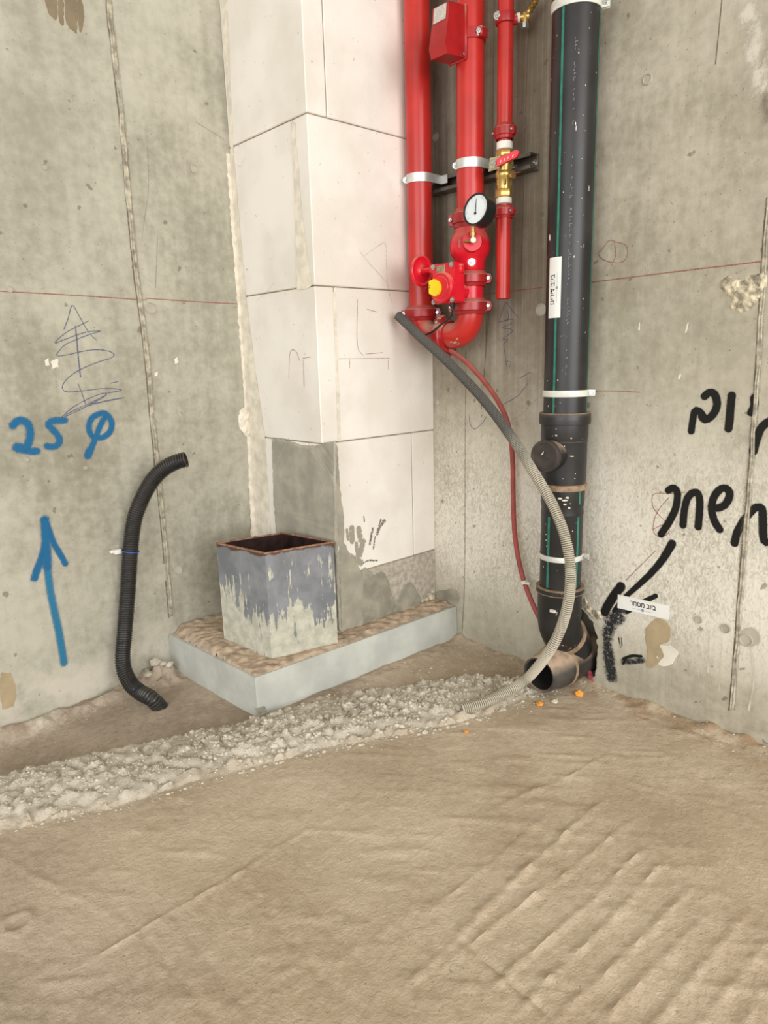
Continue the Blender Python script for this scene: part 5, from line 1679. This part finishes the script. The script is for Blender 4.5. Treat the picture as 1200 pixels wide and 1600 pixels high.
for k in range(1):
    a_, b_ = on_pipe(0.70, mid + 0.035, 0.0014), on_pipe(0.72, mid + 0.035, 0.0014)
    c_, d_ = on_pipe(0.72, mid - 0.035, 0.0014), on_pipe(0.70, mid - 0.035, 0.0014)
    bm_.b.faces.new([bm_.b.verts.new(v) for v in (a_, b_, c_, d_)])
    nn = (on_pipe(0.71, mid, 0.01) - on_pipe(0.71, mid, 0.0)).normalized()
    bm_.lathe([(0.0035, 0.0), (0.0035, 0.0002)], on_pipe(0.71, mid, 0.0014), nn, 16)
obj('emblem', bm_, M_PRINT_G, sp, smooth=False, label='small grey emblem on a thin line')

# ------------------------------------------------------------------ rubble along the slab edge, crumbs, foam scraps
def stone_mesh(seed, flat=0.75):
    b_ = bmesh.new()
    bmesh.ops.create_icosphere(b_, subdivisions=1, radius=1.0)
    for v in b_.verts:
        n_ = mnoise.noise_vector(v.co * 1.3 + Vector((seed * 7.1, seed * 3.3, 0)))
        v.co = Vector((v.co.x, v.co.y * (0.8 + 0.05 * (seed % 5)), v.co.z * flat)) * (1 + 0.45 * n_.x)
    me_ = bpy.data.meshes.new('stone')
    b_.to_mesh(me_)
    b_.free()
    return me_


rub = thing('rubble_strip', 'strip of pale crumbled concrete rubble along the rough edge of the floor screed', 'rubble', (-0.75, -0.6, 0.0))
ro = wloc(rub)
SM_ = [stone_mesh(k) for k in range(10)]
for m_ in SM_:
    m_.materials.append(M_RUBBLE)


def berm_pt(u=None):
    x = random.uniform(-1.45, -0.12)
    yt, yb = np.interp(x, TX, TY), np.interp(x, BX, BY)
    s_ = min(1.05, max(-0.08, random.gauss(0.5, 0.3)))
    return x, yb + (yt - yb) * s_


for k in range(280):
    if k < 200:
        while True:
            x, y = berm_pt()
            if x > -1.0 or random.random() < 0.35:
                break
    else:
        x, y = berm_pt()
    r = random.uniform(0.0055, 0.0105) * (1.0 if x > -0.95 else 0.7)
    o_ = bpy.data.objects.new('stone', SM_[k % 10])
    COL.objects.link(o_)
    o_.parent = rub
    o_.location = Vector((x, y, hf(x, y) - r * 0.1)) - ro
    o_.scale = (r, r, r)
    o_.rotation_euler = (random.uniform(-0.5, 0.5), random.uniform(-0.5, 0.5), random.uniform(0, 6.3))


def crumb_mass(n, sampler, r0, r1):
    tv = np.array([v.co for v in SM_[0].vertices])
    tf = np.array([list(p.vertices) for p in SM_[0].polygons])
    pts_ = np.array([sampler() for _ in range(n)])
    hz0 = floor_h(pts_[:, 0], pts_[:, 1])
    r = r0 + (r1 - r0) * rng.random(n) ** 2.2
    r = r * np.where(pts_[:, 0] < -0.95, 0.65, 1.0)
    ang = rng.random(n) * 6.283
    V, Fc = [], []
    tvs = [np.array([v.co for v in m_.vertices]) for m_ in SM_]
    for i in range(n):
        t_ = tvs[i % 10] * r[i]
        c, s_ = math.cos(ang[i]), math.sin(ang[i])
        V.append(np.stack([t_[:, 0] * c - t_[:, 1] * s_ + pts_[i, 0], t_[:, 0] * s_ + t_[:, 1] * c + pts_[i, 1], t_[:, 2] + hz0[i] - r[i] * 0.15], -1))
        Fc.append(tf + i * len(tv))
    V, Fc = np.concatenate(V), np.concatenate(Fc)
    me_ = bpy.data.meshes.new('crumbs')
    me_.vertices.add(len(V))
    me_.vertices.foreach_set('co', (V - np.array(ro)).ravel())
    me_.loops.add(Fc.size)
    me_.loops.foreach_set('vertex_index', Fc.ravel())
    me_.polygons.add(len(Fc))
    me_.polygons.foreach_set('loop_start', np.arange(0, Fc.size, 3))
    me_.update(calc_edges=True)
    return me_


o = obj('crumbs', crumb_mass(4200, berm_pt, 0.002, 0.0080), M_RUBBLE, rub, smooth=False)
o['kind'] = 'stuff'


def spill():
    q = random.random()
    if q < 0.45:      # in front of the slab edge
        x = random.uniform(-1.4, -0.1)
        return x, np.interp(x, BX, BY) - abs(random.gauss(0, 0.03))
    if q < 0.7:       # between plinth and slab edge
        x = random.uniform(-0.8, -0.05)
        return x, random.uniform(-0.50, np.interp(x, TX, TY))
    if q < 0.9:       # foot of the left wall
        return random.uniform(-1.35, -0.82), -abs(random.gauss(0, 0.06)) - 0.005
    return -abs(random.gauss(0, 0.03)) - 0.004, random.uniform(-1.5, -0.5)


o = obj('scattered_crumbs', crumb_mass(620, spill, 0.0012, 0.0045), M_RUBBLE, rub, smooth=False)
o['kind'] = 'stuff'
for (px, py, r) in ((905, 1083, 0.017), (843, 1098, 0.012), (728, 1143, 0.007)):
    p_ = at(px, py, 2, 0.006)
    me_ = stone_mesh(int(px), 0.55)
    for v in me_.vertices:
        v.co *= r
    me_.materials.append(M_FOAM)
    o_ = obj('foam_scrap', me_, None, loc=(p_.x, p_.y, hf(p_.x, p_.y) + r * 0.35), smooth=False)
    tag(o_, {905: 'larger orange foam scrap beside the drain outlet', 843: 'orange foam scrap in front of the open drain end', 728: 'tiny orange foam crumb by the end of the grey conduit'}[px], 'scrap')
p_ = at(866, 1096, 2, 0.004)
me_ = stone_mesh(5, 0.4)
for v in me_.vertices:
    v.co *= 0.014
me_.materials.append(M_STONE_W)
tag(obj('stone_chip', me_, None, loc=(p_.x, p_.y, hf(p_.x, p_.y) + 0.004), smooth=False), 'flat pale stone chip between the two orange foam scraps', 'stone')
for k, (px, py, r) in enumerate(((246, 1050, 0.020), (262, 1046, 0.016), (232, 1062, 0.014), (255, 1068, 0.012), (202, 1092, 0.010))):
    p_ = at(px, py, 1, -0.045)
    me_ = stone_mesh(40 + k, 0.7)
    for v in me_.vertices:
        v.co *= r
    me_.materials.append(M_RUBBLE)
    z_ = max(hf(p_.x, -0.045) + r * 0.35, 0.0)
    tag(obj('concrete_lump', me_, None, loc=(p_.x, -0.045 - 0.012 * (k % 2), z_), smooth=False),
        ['largest broken concrete lump between black conduit and plinth', 'concrete lump touching the end of the plinth', 'concrete lump just right of the black conduit', 'small concrete lump in front of the larger broken ones', 'small pale lump left of the black conduit bend'][k], 'rubble')
